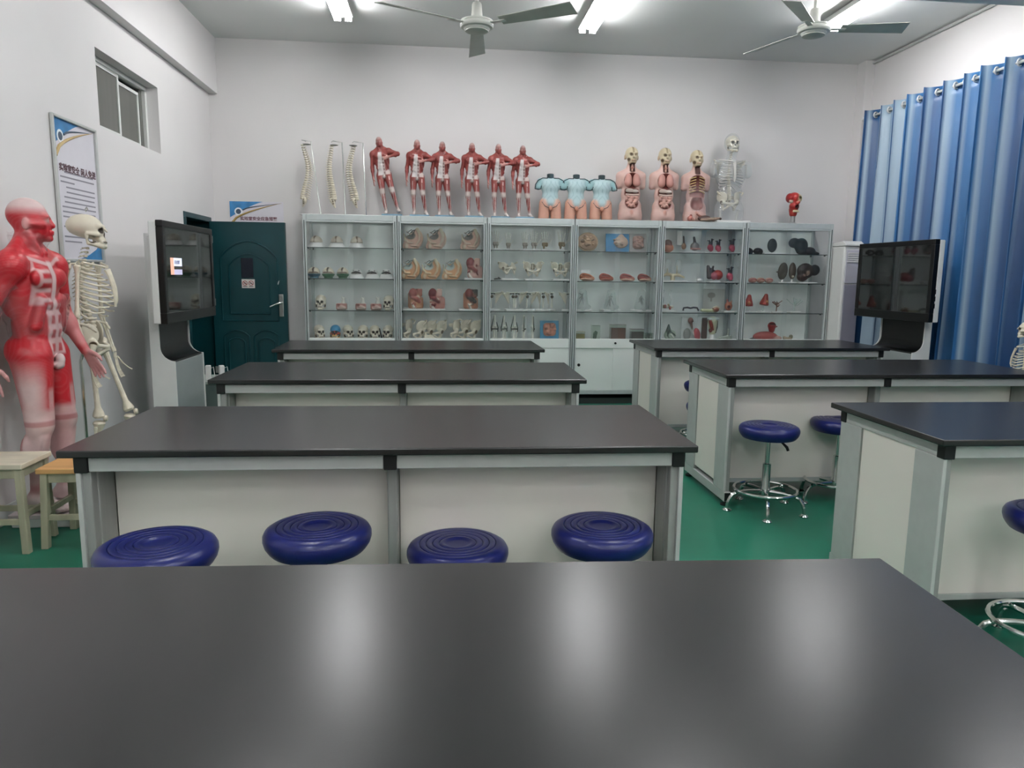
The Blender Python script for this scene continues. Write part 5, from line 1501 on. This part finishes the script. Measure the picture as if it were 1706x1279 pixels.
# -- cabinet 3: hands, pelvises, shoulders, knees
def hand_bones():
    m = MB()
    for k in range(5):
        th = k == 4
        x0 = -.024 + .014 * k if not th else .040
        a = math.radians((-9, -3, 3, 9, 32)[k] * -1 if k < 4 else -38)
        x, z = (x0, .085) if not th else (.030, .065)
        L = ((.045, .03, .02, .014), (.048, .034, .024, .015), (.046, .034, .024, .015), (.044, .028, .018, .013), (.03, .024, .018))[k]
        for l in L:
            x2, z2 = x - math.sin(a) * l, z + math.cos(a) * l
            b = lbone((x, 0, z), (x2, 0, z2), .0034, .0056, .005, 6); m.add(b.v, b.f); x, z = x2, z2
    return m
ME['handb'] = hand_bones().mesh('finger_bones', M['whiteb'], True)
s = Sdf(.005, '9a9285'); s.b((0, 0, .07), (.032, .012, .018), .01).e((-.018, -.004, .062), (.014, .012, .014)).e((.02, -.004, .06), (.014, .012, .014)).c((-.012, 0, .05), (-.012, 0, .028), .012, .009).c((.014, 0, .05), (.014, 0, .028), .010, .008)
ME['wrist'] = s.mesh('wrist_block', .004)
ME['wristb'] = Sdf(.005, '7a6742').b((0, 0, .07), (.034, .013, .020), .01).e((.018, -.004, .058), (.016, .013, .016)).c((-.012, 0, .05), (-.012, 0, .028), .014, .010).mesh('brown_wrist_block', .004)
for k, (x, me, r, sc, lb) in enumerate(((.579, 'wrist', 0, .98, 'grey hand skeleton on a white stand, leftmost on the top shelf'), (.712, 'wrist', .5, .9, 'grey hand skeleton on a white stand, second from left'), (.890, 'wrist', .3, .95, 'grey hand skeleton, third from left on the top shelf'),
                                   (.986, 'wrist', 0, 1.0, 'pale hand skeleton, fourth from left on the top shelf'), (1.101, 'wristb', .2, .98, 'hand skeleton with brown wrist ligaments'), (1.281, 'wristb', 0, 1.05, 'white-fingered hand skeleton standing at the right end'))):
    t = item('hand_model', lb, 'anatomical model', x, S1, 'hand skeletons on stands', r)
    t.scale = (sc,) * 3
    base_plate(t, .10, .07, .010)
    for dx in (-.012, .014): MB().cyl((dx, 0, .01), (dx, 0, .035), .006, n=8).build('peg', M['white'], t)
    P(t, 'wrist', ME[me]); P(t, 'fingers', ME['handb'])
for k, (x, blk_, lb) in enumerate(((.728, True, 'pelvis on a tall clear block and white plate'), (.978, False, 'pelvis with open ring on a white plate, middle of the shelf'), (1.275, False, 'pelvis with open ring on a white plate, right end of the shelf'))):
    t = item('pelvis_model', lb, 'anatomical model', x, S2, 'bony pelvises on plates')
    base_plate(t, .18, .12, .018)
    if blk_: MB().box(-.05, .05, -.04, .04, .018, .075).build('block', M['clear'], t)
    else: MB().cyl((0, .045, .018), (0, .055, .085), .006, n=8).build('peg', M['clear'], t)
    P(t, 'pelvis', ME['pelvis'], (0, .0, .088), None, .72)
    if blk_:
        t.children[2].rotation_euler = (math.radians(-35), 0, math.radians(20)); t.children[2].location = (0, 0, .10)
dsp = Sdf(.004, '23241f'); dsp.path([(-.03, 0, .008), (0, -.01, .012), (.03, .0, .012)], .008).e((.015, 0, .02), (.012, .01, .012))
t = tag(link('ligament_piece', dsp.mesh('dark_piece', .004)), 'small dark loose piece left of the pelvis on the block', 'anatomical model'); t.location = (.595, 7.72, S2 + .002)
def shoulder(label, x, flip, sc=1.0, claw=False, rz=0.0):
    t = item('shoulder_model', label, 'anatomical model', x, S3, 'shoulder joints on stands', rz)
    base_plate(t, .105, .08, .018)
    q = -1 if flip else 1
    P(t, 'scapula', ME['scapula'], (q * .030, .01, .135), (0, 0, math.radians(q * 90)), (1, .8, .78))
    MB().tube([(q * -.052, -.01, .195), (q * .0, -.03, .190), (q * .05, -.022, .200)], [.006, .005, .006], 7).build('clavicle', M['whiteb'], t, smooth=True)
    lbone((q * -.038, 0, .160), (q * -.038, 0, .03), .0085, .018, .010).build('humerus', M['whiteb'], t, smooth=True)
    MB().lathe([(.0, -.018), (.014, -.012), (.018, 0), (.012, .014), (0, .018)], 10).xf(Matrix.Translation((q * -.03, -.006, .150))).build('capsule', mat('brown_ligament', '5b5344', .5), t, smooth=True)
    MB().tube([(q * -.04, -.005, .178), (q * -.02, -.012, .185), (q * .005, -.012, .180)], .008, 7).build('ligament', mat('dark_ligament', '3e4038', .5), t, smooth=True)
    MB().cyl((q * .004, .015, .018), (q * .004, .015, .14), .003, n=6).build('wire', M['chrome'], t)
    return t
for k, (x, fl, rz) in enumerate(((.571, False, .1), (.738, True, .2), (.832, False, 0), (.955, False, -.2), (1.074, True, .9), (1.168, True, .9), (1.350, True, -.15))):
    shoulder(['shoulder joint on a white plate at the left end of the third shelf', 'shoulder joint with blade to the left, second from left', 'shoulder joint with raised collarbone, third from left', 'shoulder joint with wide blade, fourth from left', 'edge-on shoulder joint, fifth from left', 'edge-on shoulder joint, sixth from left', 'shoulder joint with pale blade at the right end of the shelf'][k], x, fl, rz=rz)
kn = item('knee_model', '', 'anatomical model', 0, 0, 'knee joints on the lowest shelf')
lbone((0, 0, .265), (0, 0, .140), .012, .012, .026).build('femur', M['whiteb'], kn, smooth=True)
for q in (-1, 1): MB().lathe([(0, -.02), (.014, -.014), (.018, 0), (.013, .014), (0, .018)], 10, (q * .016, 0, .132)).build('condyle', M['whiteb'], kn, smooth=True)
lbone((-.006, 0, .110), (-.004, 0, .012), .012, .027, .015).build('tibia', M['whiteb'], kn, smooth=True)
lbone((.024, .004, .095), (.020, .004, .012), .006, .009, .009).build('fibula', M['whiteb'], kn, smooth=True)
lg_ = mat('grey_green_ligament', '3d443d', .5)
MB().tube([(-.034, -.004, .09), (-.036, -.004, .13), (-.020, -.004, .20), (-.010, -.004, .255)], [.005, .006, .005, .004], 7).build('ligament', lg_, kn, smooth=True)
MB().tube([(.034, -.004, .085), (.036, -.004, .125), (.022, -.004, .19)], [.005, .006, .004], 7).build('ligament', lg_, kn, smooth=True)
MB().tube([(-.03, -.012, .116), (0, -.022, .119), (.03, -.012, .116)], .006, 7).build('meniscus', mat('dark_meniscus', '2a2c28', .5), kn, smooth=True)
MB().box(-.045, .045, -.035, .035, 0, .012).build('base', M['white'], kn, bevel=.003)
for k, (x, r) in enumerate(((.574, 0), (.674, .4), (.787, -.1), (.888, 1.4), (.984, 1.7))):
    place(kn, (x, YI, S4), r, 'knee joint model with dark ligaments, %s on the lowest shelf' % ORD[k], .98)
# relief boards
def board(label, x, z, w, h, bc, sk, seed, rnd=False, tilt=-.12, rel=1.0):
    t = item('relief_board', label, 'anatomical model', x, z, 'relief models on boards', 0, YI + .06)
    bm_ = mat('board_' + bc, bc, .35, var=.06)
    if rnd: MB().prism([(w / 2 * math.cos(a), h / 2 + h / 2 * math.sin(a)) for a in np.linspace(0, 2 * PI, 36, endpoint=False)], 0, .014, 'y').build('board', bm_, t, bevel=.002)
    else: MB().box(-w / 2, w / 2, 0, .014, 0, h).build('board', bm_, t, bevel=.002)
    rg = np.random.RandomState(seed)
    s = Sdf(.008, sk)
    W2, H2, zc = w * rel, h * rel, h * .53
    if rnd: s.e((0, 0, h / 2), (w * .46, .016, h * .44))
    elif rel < 1: s.e((W2 * .2, 0, zc), (W2 * .42, .022, H2 * .46)).e((W2 * .2, -.004, zc + H2 * .3), (W2 * .2, .02, H2 * .3))
    else: s.b((.0, 0, h * .52), (w * .40, .018, h * .42), .05)
    dk_ = tuple(v * .45 for v in lin(sk)); lt = tuple(min(1, v * 1.3) for v in lin(sk))
    for i in range(11):
        a = rg.uniform(-1, 1, 2)
        s.e((a[0] * W2 * .26, -.016, zc + a[1] * H2 * .28), (W2 * rg.uniform(.05, .14), .012, H2 * rg.uniform(.03, .09)), dk_ if i % 3 == 0 else lt, .004)
    for i in range(5):
        a = rg.uniform(-1, 1, 4)
        s.c((a[0] * W2 * .3, -.018, zc + a[1] * H2 * .3), (a[2] * W2 * .3, -.018, zc + a[3] * H2 * .3), .005, .004, dk_ if i % 2 else lt, .003)
    P(t, 'relief', s.mesh('relief_shape', .0046), (0, -.012, 0))
    t.rotation_euler = (tilt, 0, 0)
    return t
board('pink skin relief on a blue board, lowest shelf beside the knees', 1.177, S4 + .002, .205, .200, '3f8fb4', 'c08470', 2)
board('round tan body-section relief on the top shelf', 1.575, S1 + .002, .225, .205, 'c9b08e', 'b79578', 5, True)
board('blue board with a small pale relief, middle of the top shelf', 1.900, S1 + .002, .255, .195, '2f87bb', 'c9ab98', 7, rel=.72)
board('pinkish relief panel on a grey board, right on the top shelf', 2.125, S1 + .002, .185, .200, 'a9a7a6', 'b0897c', 9)
# -- cabinet 4
def lump(label, x, seed, c1, c2, rz):
    rg = np.random.RandomState(seed)
    s = Sdf(.014, c1)
    s.e((0, 0, .036), (.066, .045, .042)).e((-.03, .0, .045), (.045, .04, .040)).e((.045, -.006, .026), (.045, .036, .028), c2)
    s.path([(-.07, -.035, .018), (-.02, -.050, .022), (.03, -.046, .018), (.075, -.025, .014)], .007, 'd0a890' if seed % 2 else c2, .004)
    s.path([(-.05, -.03, .06), (0, -.04, .058), (.04, -.03, .045)], .004, tuple(v * .5 for v in lin(c1)), .003, True)
    s.b((0, 0, -.05), (.3, .3, .05), .001, None, .002, True)
    t = item('liver_model', label, 'anatomical model', x, S2, 'red-brown organ models', rz)
    P(t, 'organ', s.mesh('organ_lump', .005))
lump('orange-brown liver model at the left of the second shelf', 1.555, 1, 'a8603c', 'b4785c', 0)
lump('rounded red-brown organ model second from left', 1.765, 2, '9a4636', 'a85c44', .2)
lump('red-brown organ model with pale lower rim, third from left', 1.995, 3, '984640', 'a86254', 0)
lump('red organ model with pale flap at the right end of the shelf', 2.185, 5, '8e3832', 'b08468', .3)
for k, x in enumerate((1.515, 1.826, 2.165)):
    t = item('lung_cast', ['clear lung cast against the left upright', 'clear lung cast in the middle of the shelf', 'clear lung cast at the right of the shelf'][k], 'anatomical model', x, S3, 'clear lung casts', .2 * k)
    base_plate(t, .20, .12, .02)
    s = Sdf(.02, WHITE); s.c((0, 0, .05), (0.006, 0, .20), .072, .045).e((.03, 0, .05), (.07, .05, .035))
    P(t, 'shell', s.mesh('lung_cast_shell', .007, glass('cast_resin', 'eef2f1', .16, .06)), (0, 0, -.005))
    tr = MB()
    rg = np.random.RandomState(k)
    for i in range(14):
        a = rg.uniform(0, 6.28); r = rg.uniform(.015, .045); zz = rg.uniform(.05, .2)
        b = MB().tube([(0, 0, .17), (r * .4 * math.cos(a), r * .4 * math.sin(a), (zz + .17) / 2), (r * math.cos(a), r * math.sin(a), zz)], [.006, .005, .003], 5); tr.add(b.v, b.f)
    tr.build('airways', mat('grey_airways', '7b827f', .3), t, smooth=True)
M['jarglass'] = glass('specimen_glass', 'eaf0ea', .06, .03)
for k, (x, w, h, fc, lc, lb) in enumerate(((1.500, .10, .085, '7d7234', 'a8a88e', 'low yellow-green specimen box at the left'), (1.672, .085, .155, '5b7460', None, 'clear specimen jar with green leaf-like specimen'), (1.916, .165, .165, '6b3c2c', 'a3a39f', 'large specimen box with reddish brown specimen'), (2.130, .14, .115, '3c3130', '8c8484', 'dark grey specimen box'), (2.257, .08, .075, '56625e', None, 'small dim specimen jar at the right'))):
    t = item('specimen_jar', lb + ' on the lowest shelf', 'jar', x, S4, 'specimen jars')
    d = .045
    MB().box(-w / 2, w / 2, -d, d, 0, h).build('jar', M['jarglass'], t, bevel=.003)
    lh = h * (.80 if lc else .9)
    if lc:
        MB().box(-w / 2 + .004, w / 2 - .004, -d + .004, d - .004, .005, lh).build('liquid', mat('liquid_' + fc, fc, .15, var=.25, scale=18, stretch=(3, 1, .6)), t)
        MB().box(-w / 2 - .002, w / 2 + .002, -d - .002, d + .002, h, h + .006).build('lid', mat('jar_lid_' + lc, lc, .4), t, bevel=.002)
    else:
        s = Sdf(.006, fc); rg = np.random.RandomState(k)
        for i in range(6): s.e(rg.uniform(-1, 1, 3) * (w * .22, .012, h * .25) + (0, 0, h * .5), (w * .16, .014, h * .2), rot=R3('Y', rg.uniform(-40, 40)))
        P(t, 'specimen', s.mesh('leafy_specimen', .005))
        MB().box(-w / 2 - .002, w / 2 + .002, -d - .002, d + .002, h, h + .005).build('lid', M['jarglass'], t)
# -- cabinet 5
def heart_mesh(name, body, ves, vh=.07):
    s = Sdf(.008, body)
    s.e((0, 0, .03), (.034, .028, .034)).e((.008, -.004, .012), (.024, .022, .026)).e((-.014, -.008, .04), (.02, .02, .02), tuple(min(1, v * 1.3) for v in lin(body)))
    s.c((-.012, 0, .05), (-.014, .0, .05 + vh * .8), .011, .009, ves, .004).c((.012, 0, .05), (.014, 0, .05 + vh), .011, .010, ves, .004).c((.014, 0, .05 + vh * .85), (.034, 0, .05 + vh), .006, .005, ves, .003).c((-.014, 0, .05 + vh * .75), (-.036, 0, .05 + vh * .8), .006, .005, ves, .003)
    s.c((0, 0, .055), (0, 0, .05 + vh * .5), .014, .010, ves, .004)
    return s.mesh(name, .0042)
ME['heart'] = heart_mesh('heart_shape', 'b44a5e', '241f26')
ht = item('heart_model', '', 'anatomical model', 0, 0, 'pink hearts with dark vessels')
P(ht, 'heart', ME['heart'], (0, 0, .032)); MB().cyl((0, 0, .008), (0, 0, .04), .004, n=8).build('peg', M['clear'], ht); base_plate(ht, .10, .07, .009)
for x, z, sc, lb in ((2.909, S1, .98, 'pink heart with black vessels, left of the pair on the top shelf'), (2.996, S1, .95, 'pink heart with black vessels, right of the pair on the top shelf'), (3.150, S1, 1.0, 'pink heart with black vessels by the right upright'), (3.145, S2, 1.08, 'rounder pink heart with black vessels on the second shelf')):
    place(ht, (x, YI, z), 0, lb, sc)
s = Sdf(.012, 'b4684c'); s.e((0, 0, .05), (.060, .05, .05)).e((-.004, 0, .10), (.046, .036, .040), '6e4338').path([(-.05, -.03, .085), (0, -.045, .088), (.05, -.03, .085)], .004, '7a3c30', .003, True)
t = item('stomach_model', 'orange-brown kidney-like organ at the left of the top shelf', 'anatomical model', 2.440, S1, 'organ models'); P(t, 'organ', s.mesh('orange_organ', .005))
tag(MB().box(-.026, .026, 0, .004, 0, .15).build('paper_label', mat('label_paper', 'd9d6cf', .6)), 'white paper strip behind the orange organ', 'label').location = (2.575, 7.80, S1 + .085)
fl = item('flask_model', 'clear flask-shaped lung with dark pipe on a white plate', 'anatomical model', 2.715, S1, 'organ models')
base_plate(fl, .26, .09, .010)
s = Sdf(.012, '8f8a86'); s.e((0, 0, .07), (.05, .03, .045)).c((0, 0, .10), (-.012, 0, .165), .016, .012, '4a4846').c((-.05, -.02, .045), (.06, -.02, .045), .008, col='b87e74'); P(fl, 'flask', s.mesh('flask_shape', .005), (.02, 0, 0))
s = Sdf(.01, 'b08a70'); s.e((0, 0, .06), (.026, .022, .035)).c((0, 0, .09), (-.006, 0, .165), .010, .008, '4e423c'); t = item('larynx_model', 'tan bottle-shaped model left of the clear flask', 'anatomical model', 2.625, S1 + .012, 'organ models', 0, 7.80); P(t, 'organ', s.mesh('tan_bottle', .0045))
# second shelf
t = item('ear_model', 'pair of clear domes over cream bones on a white plate', 'anatomical model', 2.505, S2, 'organ models')
base_plate(t, .29, .10, .018)
for q in (-1, 1):
    s = Sdf(.01, WHITE); s.c((0, 0, .12), (0, 0, .22), .036, .026); P(t, 'dome', s.mesh('clear_dome', .006, M['clear']), (q * .055, 0, 0))
s = Sdf(.008, 'd8cba8'); s.path([(-.13, 0, .055), (-.06, 0, .085), (.0, 0, .07), (.06, 0, .075), (.125, 0, .05)], [.010, .018, .016, .016, .010]).c((.0, 0, .06), (.0, 0, .02), .022, .026).c((.045, 0, .08), (.045, 0, .17), .012, .006).c((-.06, 0, .08), (-.06, 0, .14), .012, .007)
P(t, 'bones', s.mesh('cream_bones', .005))
t = tag(MB().lathe([(0, 0), (.03, .004), (.037, .02), (.03, .038), (0, .045)], 20).build('foam_ball', M['white'], smooth=True), 'small white ball in the middle of the second shelf', 'ball'); t.location = (2.788, 7.72, S2)
bh = item('heart_model', 'large red and dark heart standing on a white plate', 'anatomical model', 2.965, S2, 'organ models')
base_plate(bh, .13, .09, .016)
s = Sdf(.012, 'a5342c'); s.e((.045, 0, .07), (.055, .045, .052), rot=R3('Y', 35)).e((-.005, -.02, .055), (.036, .032, .040), 'b5606c').c((-.05, 0, .05), (-.07, 0, .16), .030, .016, '4c4444').c((-.03, -.01, .10), (-.02, -.02, .16), .014, .010, '2a2228').c((-.06, 0, .14), (.0, 0, .11), .012, .012, '3a3436')
P(bh, 'heart', s.mesh('large_heart', .005), (0, 0, .012))
# third shelf
t = item('throat_model', 'red and white throat parts under clear tubes', 'anatomical model', 2.44, S3, 'organ models')
base_plate(t, .20, .10, .018)
s = Sdf(.006, 'cfc4b0'); rg = np.random.RandomState(2)
for i in range(8): s.e((-.07 + .02 * i, rg.uniform(-.02, .0), .04 + rg.uniform(0, .03)), (.014, .016, rg.uniform(.014, .03)), ('9a3c34', 'd9d2bf', '6b5a34')[i % 3])
P(t, 'organs', s.mesh('throat_parts', .0045))
for x in (-.04, .045): MB().tube([(x, 0, .07), (x + .01, 0, .13), (x - .01, 0, .18), (x + .012, 0, .235)], .011, 8).build('tube', M['clear'], t, smooth=True)
t = tag(MB().tube([(-.085, 0, .012), (-.08, 0, .042), (-.04, 0, .048), (-.004, 0, .04), (.03, 0, .048), (.07, 0, .044), (.09, 0, .014)], .010, 8).build('artery_model', mat('grey_artery', '4d484c', .45), smooth=True), 'dark grey double-arched vessel lying on the third shelf', 'anatomical model'); t.location = (2.715, 7.74, S3 + .002)
s = Sdf(.008, 'c9cba4'); s.path([(-.09, 0, .022), (-.02, 0, .018), (.05, 0, .02)], [.016, .016, .018]).e((.065, 0, .032), (.042, .03, .032), '7d4230').path([(.03, -.02, .05), (.07, -.02, .066), (.105, -.02, .045)], .007, 'd9cbb0', .003)
t = item('ear_canal_model', 'cream and brown curved organ lying before the white card', 'anatomical model', 2.925, S3, 'organ models', 0, 7.73); P(t, 'organ', s.mesh('curved_organ', .005))
t = item('anatomy_card', 'pale printed card standing at the back of the third shelf', 'card', 3.03, S3, None, 0, 7.90)
MB().box(-.125, .125, 0, .004, 0, .25).build('card', mat('pale_card', 'c9cbc4', .5), t)
MB().lathe([(0, 0), (.045, 0), (.045, .002), (0, .002)], 20).xf(Matrix.Translation((-.03, -.001, .18)) @ Matrix.Rotation(PI / 2, 4, 'X') @ Matrix.Scale(.7, 4, (0, 1, 0))).build('print', mat('card_print', 'a5a298', .6), t)
MB().box(-.04, -.02, -.002, 0, .11, .16).build('print', mat('card_print'), t)
s = Sdf(.008, 'b0684c'); s.e((0, 0, .055), (.042, .03, .048)).c((-.015, 0, .09), (-.02, 0, .125), .012, .008, 'a4605c').e((-.01, -.032, .045), (.016, .010, .016), '5a2018', .003, True).c((.025, 0, .09), (.03, 0, .11), .010, .008, 'c99a84')
t = item('larynx_model', 'orange larynx on a white plate at the right of the third shelf', 'anatomical model', 3.150, S3, 'organ models'); base_plate(t, .13, .08, .018); P(t, 'larynx', s.mesh('orange_larynx', .0045), (0, 0, .012))
# lowest shelf
s = Sdf(.008, 'a9b8a8'); s.e((0, 0, .055), (.068, .035, .058)).c((-.02, 0, .09), (-.02, 0, .165), .034, .010, '5f6c6a').path([(-.02, -.035, .11), (.02, -.04, .08), (.06, -.03, .045)], .006, '3c4a44', .002, True).path([(-.03, -.03, .1), (-.04, -.038, .05), (-.02, -.038, .02)], .005, '3c4a44', .002, True).path([(.0, -.04, .06), (.03, -.04, .03)], .008, 'd3d8cc', .003)
t = item('lung_model', 'pale green triangular lung model at the left of the lowest shelf', 'anatomical model', 2.505, S4, 'organ models'); P(t, 'lung', s.mesh('triangular_lung', .005))
t = item('airway_board', 'respiratory board with grey and red lungs on the lowest shelf', 'anatomical model', 2.750, S4, 'organ models')
MB().box(-.11, .11, .03, .042, 0, .255).build('board', mat('white_board', 'd5dad8', .4), t)
s = Sdf(.006, '8d8f8a'); s.e((-.055, 0, .065), (.042, .026, .068)).e((.058, 0, .068), (.036, .026, .068), 'ae4a52', rot=R3('Y', -14)).c((0, 0, .12), (-.012, 0, .19), .010, .012, '7d5f58').e((-.022, 0, .215), (.030, .026, .034), '8f6a62').e((-.01, -.02, .21), (.016, .014, .012), '5a3630').c((0, 0, .115), (.02, 0, .06), .011, .008, 'd8d8d2').c((-.05, -.01, .008), (.06, -.01, .008), .010, col='d8d8d2')
P(t, 'lungs', s.mesh('lungs_relief', .0046))
t = item('neck_model', 'neck section with red muscles and cream bone on a white stand', 'anatomical model', 2.965, S4, 'organ models')
s = Sdf(.008, 'cfcfb0'); s.c((.012, 0, .21), (.014, 0, .085), .052, .034).b((.012, 0, .236), (.06, .045, .012), .006, 'c9d2d2').path([(-.025, -.035, .21), (-.012, -.045, .15), (.008, -.04, .12)], [.018, .018, .010], '8a3020', .004).e((-.02, -.035, .11), (.020, .016, .024), '6b2a22', k=.004).path([(.065, -.01, .21), (.062, -.015, .14), (.045, -.02, .085)], .007, '2b2e30', .003).b((-.07, .02, .13), (.028, .02, .115), .008, '5a4a44', k=.003)
P(t, 'neck', s.mesh('neck_section', .0046)); MB().lathe([(.036, 0), (.032, .02), (.028, .075)], 16, (.014, 0, 0)).build('stand', M['white'], t, smooth=True)
s = Sdf(.008, 'a7b0a6'); s.path([(-.085, 0, .012), (-.03, 0, .03), (.03, 0, .035), (.075, 0, .02)], [.008, .014, .018, .020]).c((.045, 0, .04), (.05, 0, .12), .015, .012).c((.06, 0, .03), (.085, 0, .05), .012, .008)
t = item('foot_model', 'pale foot skeleton lying at the right of the lowest shelf', 'anatomical model', 3.115, S4, 'organ models'); P(t, 'foot', s.mesh('foot_bones', .0046))
# -- cabinet 6
def dark_item(name, label, x, z, sdf, group, y=YI, rz=0.0, mm=None):
    t = item(name, label, 'anatomical model', x, z, group, rz, y); P(t, 'organ', sdf.mesh(name + '_shape', .005, mm)); return t
M['darkp'] = mat('dark_glossy_plastic', '1d1c1d', .18, var=.3, scale=12)
for k, x in enumerate((3.335, 3.445)):
    s = Sdf(.01, '2a2726'); s.e((0, 0, .032), (.050, .04, .036)).e((.03, -.01, .025), (.022, .03, .026))
    dark_item('spleen_model', ['small dark glossy organ against the left upright', 'small dark glossy organ with bright highlight on the top shelf'][k], x, S1, s, 'dark organ models', mm=M['darkp'])
t = item('organ_stand', 'dark round organ disc on a white plate, top shelf', 'anatomical model', 3.625, S1, 'dark organ models'); base_plate(t, .25, .09, .014)
s = Sdf(.01, '2f3a3a'); s.e((-.02, 0, .095), (.055, .024, .075)); P(t, 'disc', s.mesh('dark_disc', .005)); MB().cyl((-.02, 0, .014), (-.02, 0, .03), .008, n=8).build('peg', M['clear'], t)
s = Sdf(.016, '26363c'); s.e((-.05, 0, .125), (.065, .035, .055)).e((.03, 0, .095), (.075, .045, .085)).e((.05, 0, .03), (.065, .04, .032), '1d2426')
dark_item('liver_model', 'big dark blue-grey liver arching over the top shelf', 3.905, S1, s, 'dark organ models')
s = Sdf(.012, '2a2a30'); s.e((0, 0, .04), (.072, .045, .045)).c((.05, 0, .025), (.105, 0, .014), .022, .014, '1d2026')
dark_item('spleen_model', 'low dark domed organ at the right end of the top shelf', 4.03, S1, s, 'dark organ models')
for k, (x, c) in enumerate(((3.405, 'b27e76'), (3.495, 'bd9380'), (3.590, 'c39c90'))):
    s = Sdf(.01, c); s.e((0, 0, .028), (.046, .034, .030)).e((.02, -.012, .03), (.022, .022, .024), 'c9a494').path([(-.03, -.03, .03), (0, -.036, .045), (.03, -.03, .03)], .004, '8f4a44', .002, True)
    dark_item('pancreas_model', ['pink lobed organ at the left of the second shelf', 'pale pink lobed organ in the middle of three', 'rosy lobed organ beside the brown discs'][k], x, S2, s, 'pink lobed organs')
t = item('kidney_model', 'tall brown kidney disc on a peg, left of the dark liver', 'anatomical model', 3.745, S2, 'dark organ models'); base_plate(t, .13, .09, .014)
s = Sdf(.01, '453d33'); s.e((0, 0, .13), (.055, .026, .095), rot=R3('Y', 8)).c((-.055, 0, .12), (-.072, 0, .12), .008, .006, '5a5046'); P(t, 'disc', s.mesh('brown_disc', .005)); MB().lathe([(.012, .014), (.007, .05)], 10).build('peg', M['white'], t)
t = item('kidney_model', 'narrow brown kidney disc on a peg touching the dark liver', 'anatomical model', 3.872, S2, 'dark organ models', 0, 7.80); base_plate(t, .10, .09, .014)
s = Sdf(.01, '4f4236'); s.e((0, 0, .135), (.042, .026, .092)).e((.0, -.026, .07), (.014, .008, .010), 'cfc4ae'); P(t, 'disc', s.mesh('narrow_brown_disc', .005)); MB().lathe([(.012, .014), (.008, .05)], 10).build('peg', M['white'], t)
t = item('liver_model', 'large glossy dark brown liver on a white plate, second shelf', 'anatomical model', 4.005, S2, 'dark organ models', 0, 7.73); base_plate(t, .20, .10, .014)
s = Sdf(.016, '2b1f1c'); s.e((-.02, 0, .125), (.095, .045, .085)).e((.085, 0, .135), (.060, .038, .060), '1c2022').e((-.05, 0, .06), (.06, .04, .05), '38231c').e((-.01, -.05, .10), (.018, .008, .024), '8a7464').e((-.05, -.04, .075), (.014, .010, .012), '6b5048')
P(t, 'liver', s.mesh('dark_liver_shape', .0055, M['paint']), (0, 0, .01))
lu = Sdf(.01, 'a53a30'); lu.c((0, 0, .06), (.006, 0, .15), .050, .022).b((0, 0, .02), (.3, .3, .022), .001, None, .004, True).e((-.01, -.045, .08), (.016, .012, .014), 'c98a5c'); ME['redlung'] = lu.mesh('red_lung', .005)
for k, (x, r) in enumerate(((3.375, 0), (3.545, .5))):
    t = item('lung_model', ['red lung wedge with cut face against the left upright', 'red lung wedge on a clear peg, third shelf'][k], 'anatomical model', x, S3, 'red lung wedges', r); base_plate(t, .17, .09, .014)
    P(t, 'lung', ME['redlung'], (0, 0, .025 + .015 * k), (0, math.radians(14 * k), 0), 1.0); MB().cyl((0, 0, .014), (0, 0, .07), .010, n=8).build('peg', M['clear'], t)
def tree(label, x, seed, col, sc):
    t = item('airway_model', label, 'anatomical model', x, S3, 'branching airway models'); base_plate(t, .13, .08, .014)
    rg = np.random.RandomState(seed); m = MB(); m.add(*(lambda b: (b.v, b.f))(MB().tube([(0, 0, .014), (0, 0, .09)], .006, 7)))
    for i in range(9):
        a = rg.uniform(-1.3, 1.3); L = rg.uniform(.04, .085) * sc
        z0 = rg.uniform(.05, .10)
        p1 = (math.sin(a) * L * .5, rg.uniform(-.015, .015), z0 + math.cos(a) * L * .5); p2 = (math.sin(a) * L * 1.1, rg.uniform(-.02, .02), z0 + math.cos(a * .7) * L)
        b = MB().tube([(0, 0, z0), p1, p2], [.006, .0045, .005], 6); m.add(b.v, b.f)
    m.build('branches', col, t, smooth=True); return t
tree('small red and green branching airway on a clear peg', 3.700, 3, mat('rusty_branch', '7d5a4c', .4), .8)
tree('white branching airway tree at the right of the third shelf', 3.905, 6, mat('pale_branch', 'b9c6bf', .4), 1.25)
s = Sdf(.014, 'a85450'); s.e((-.02, 0, .045), (.14, .055, .055)).e((.10, -.01, .025), (.07, .04, .028), 'c09a90').c((-.14, 0, .02), (-.19, 0, .012), .018, .010, '4a3a38').b((0, 0, -.05), (.4, .4, .05), .001, None, .002, True)
dark_item('stomach_model', 'broad pinkish-red mound organ on the lowest shelf', 3.61, S4, s, 'organ models')
s = Sdf(.006, '9a2a28'); s.c((0, 0, .02), (0, 0, .065), .032, .046).c((.04, 0, .055), (.062, 0, .06), .010, .006).e((0, -.01, .085), (.036, .030, .014), '6e1c1c', .004, True)
dark_item('bladder_model', 'deep red cup-shaped organ above the pinkish mound', 3.665, S4 + .094, s, 'organ models', 7.775)
s = Sdf(.008, 'b3a088'); s.e((0, 0, .018), (.05, .03, .02)).e((.04, 0, .04), (.022, .018, .026), '7d7a66').e((-.03, .01, .03), (.02, .02, .018), 'c2b49c')
dark_item('pancreas_model', 'beige lumpy organ right of the red mound', 3.85, S4, s, 'organ models')
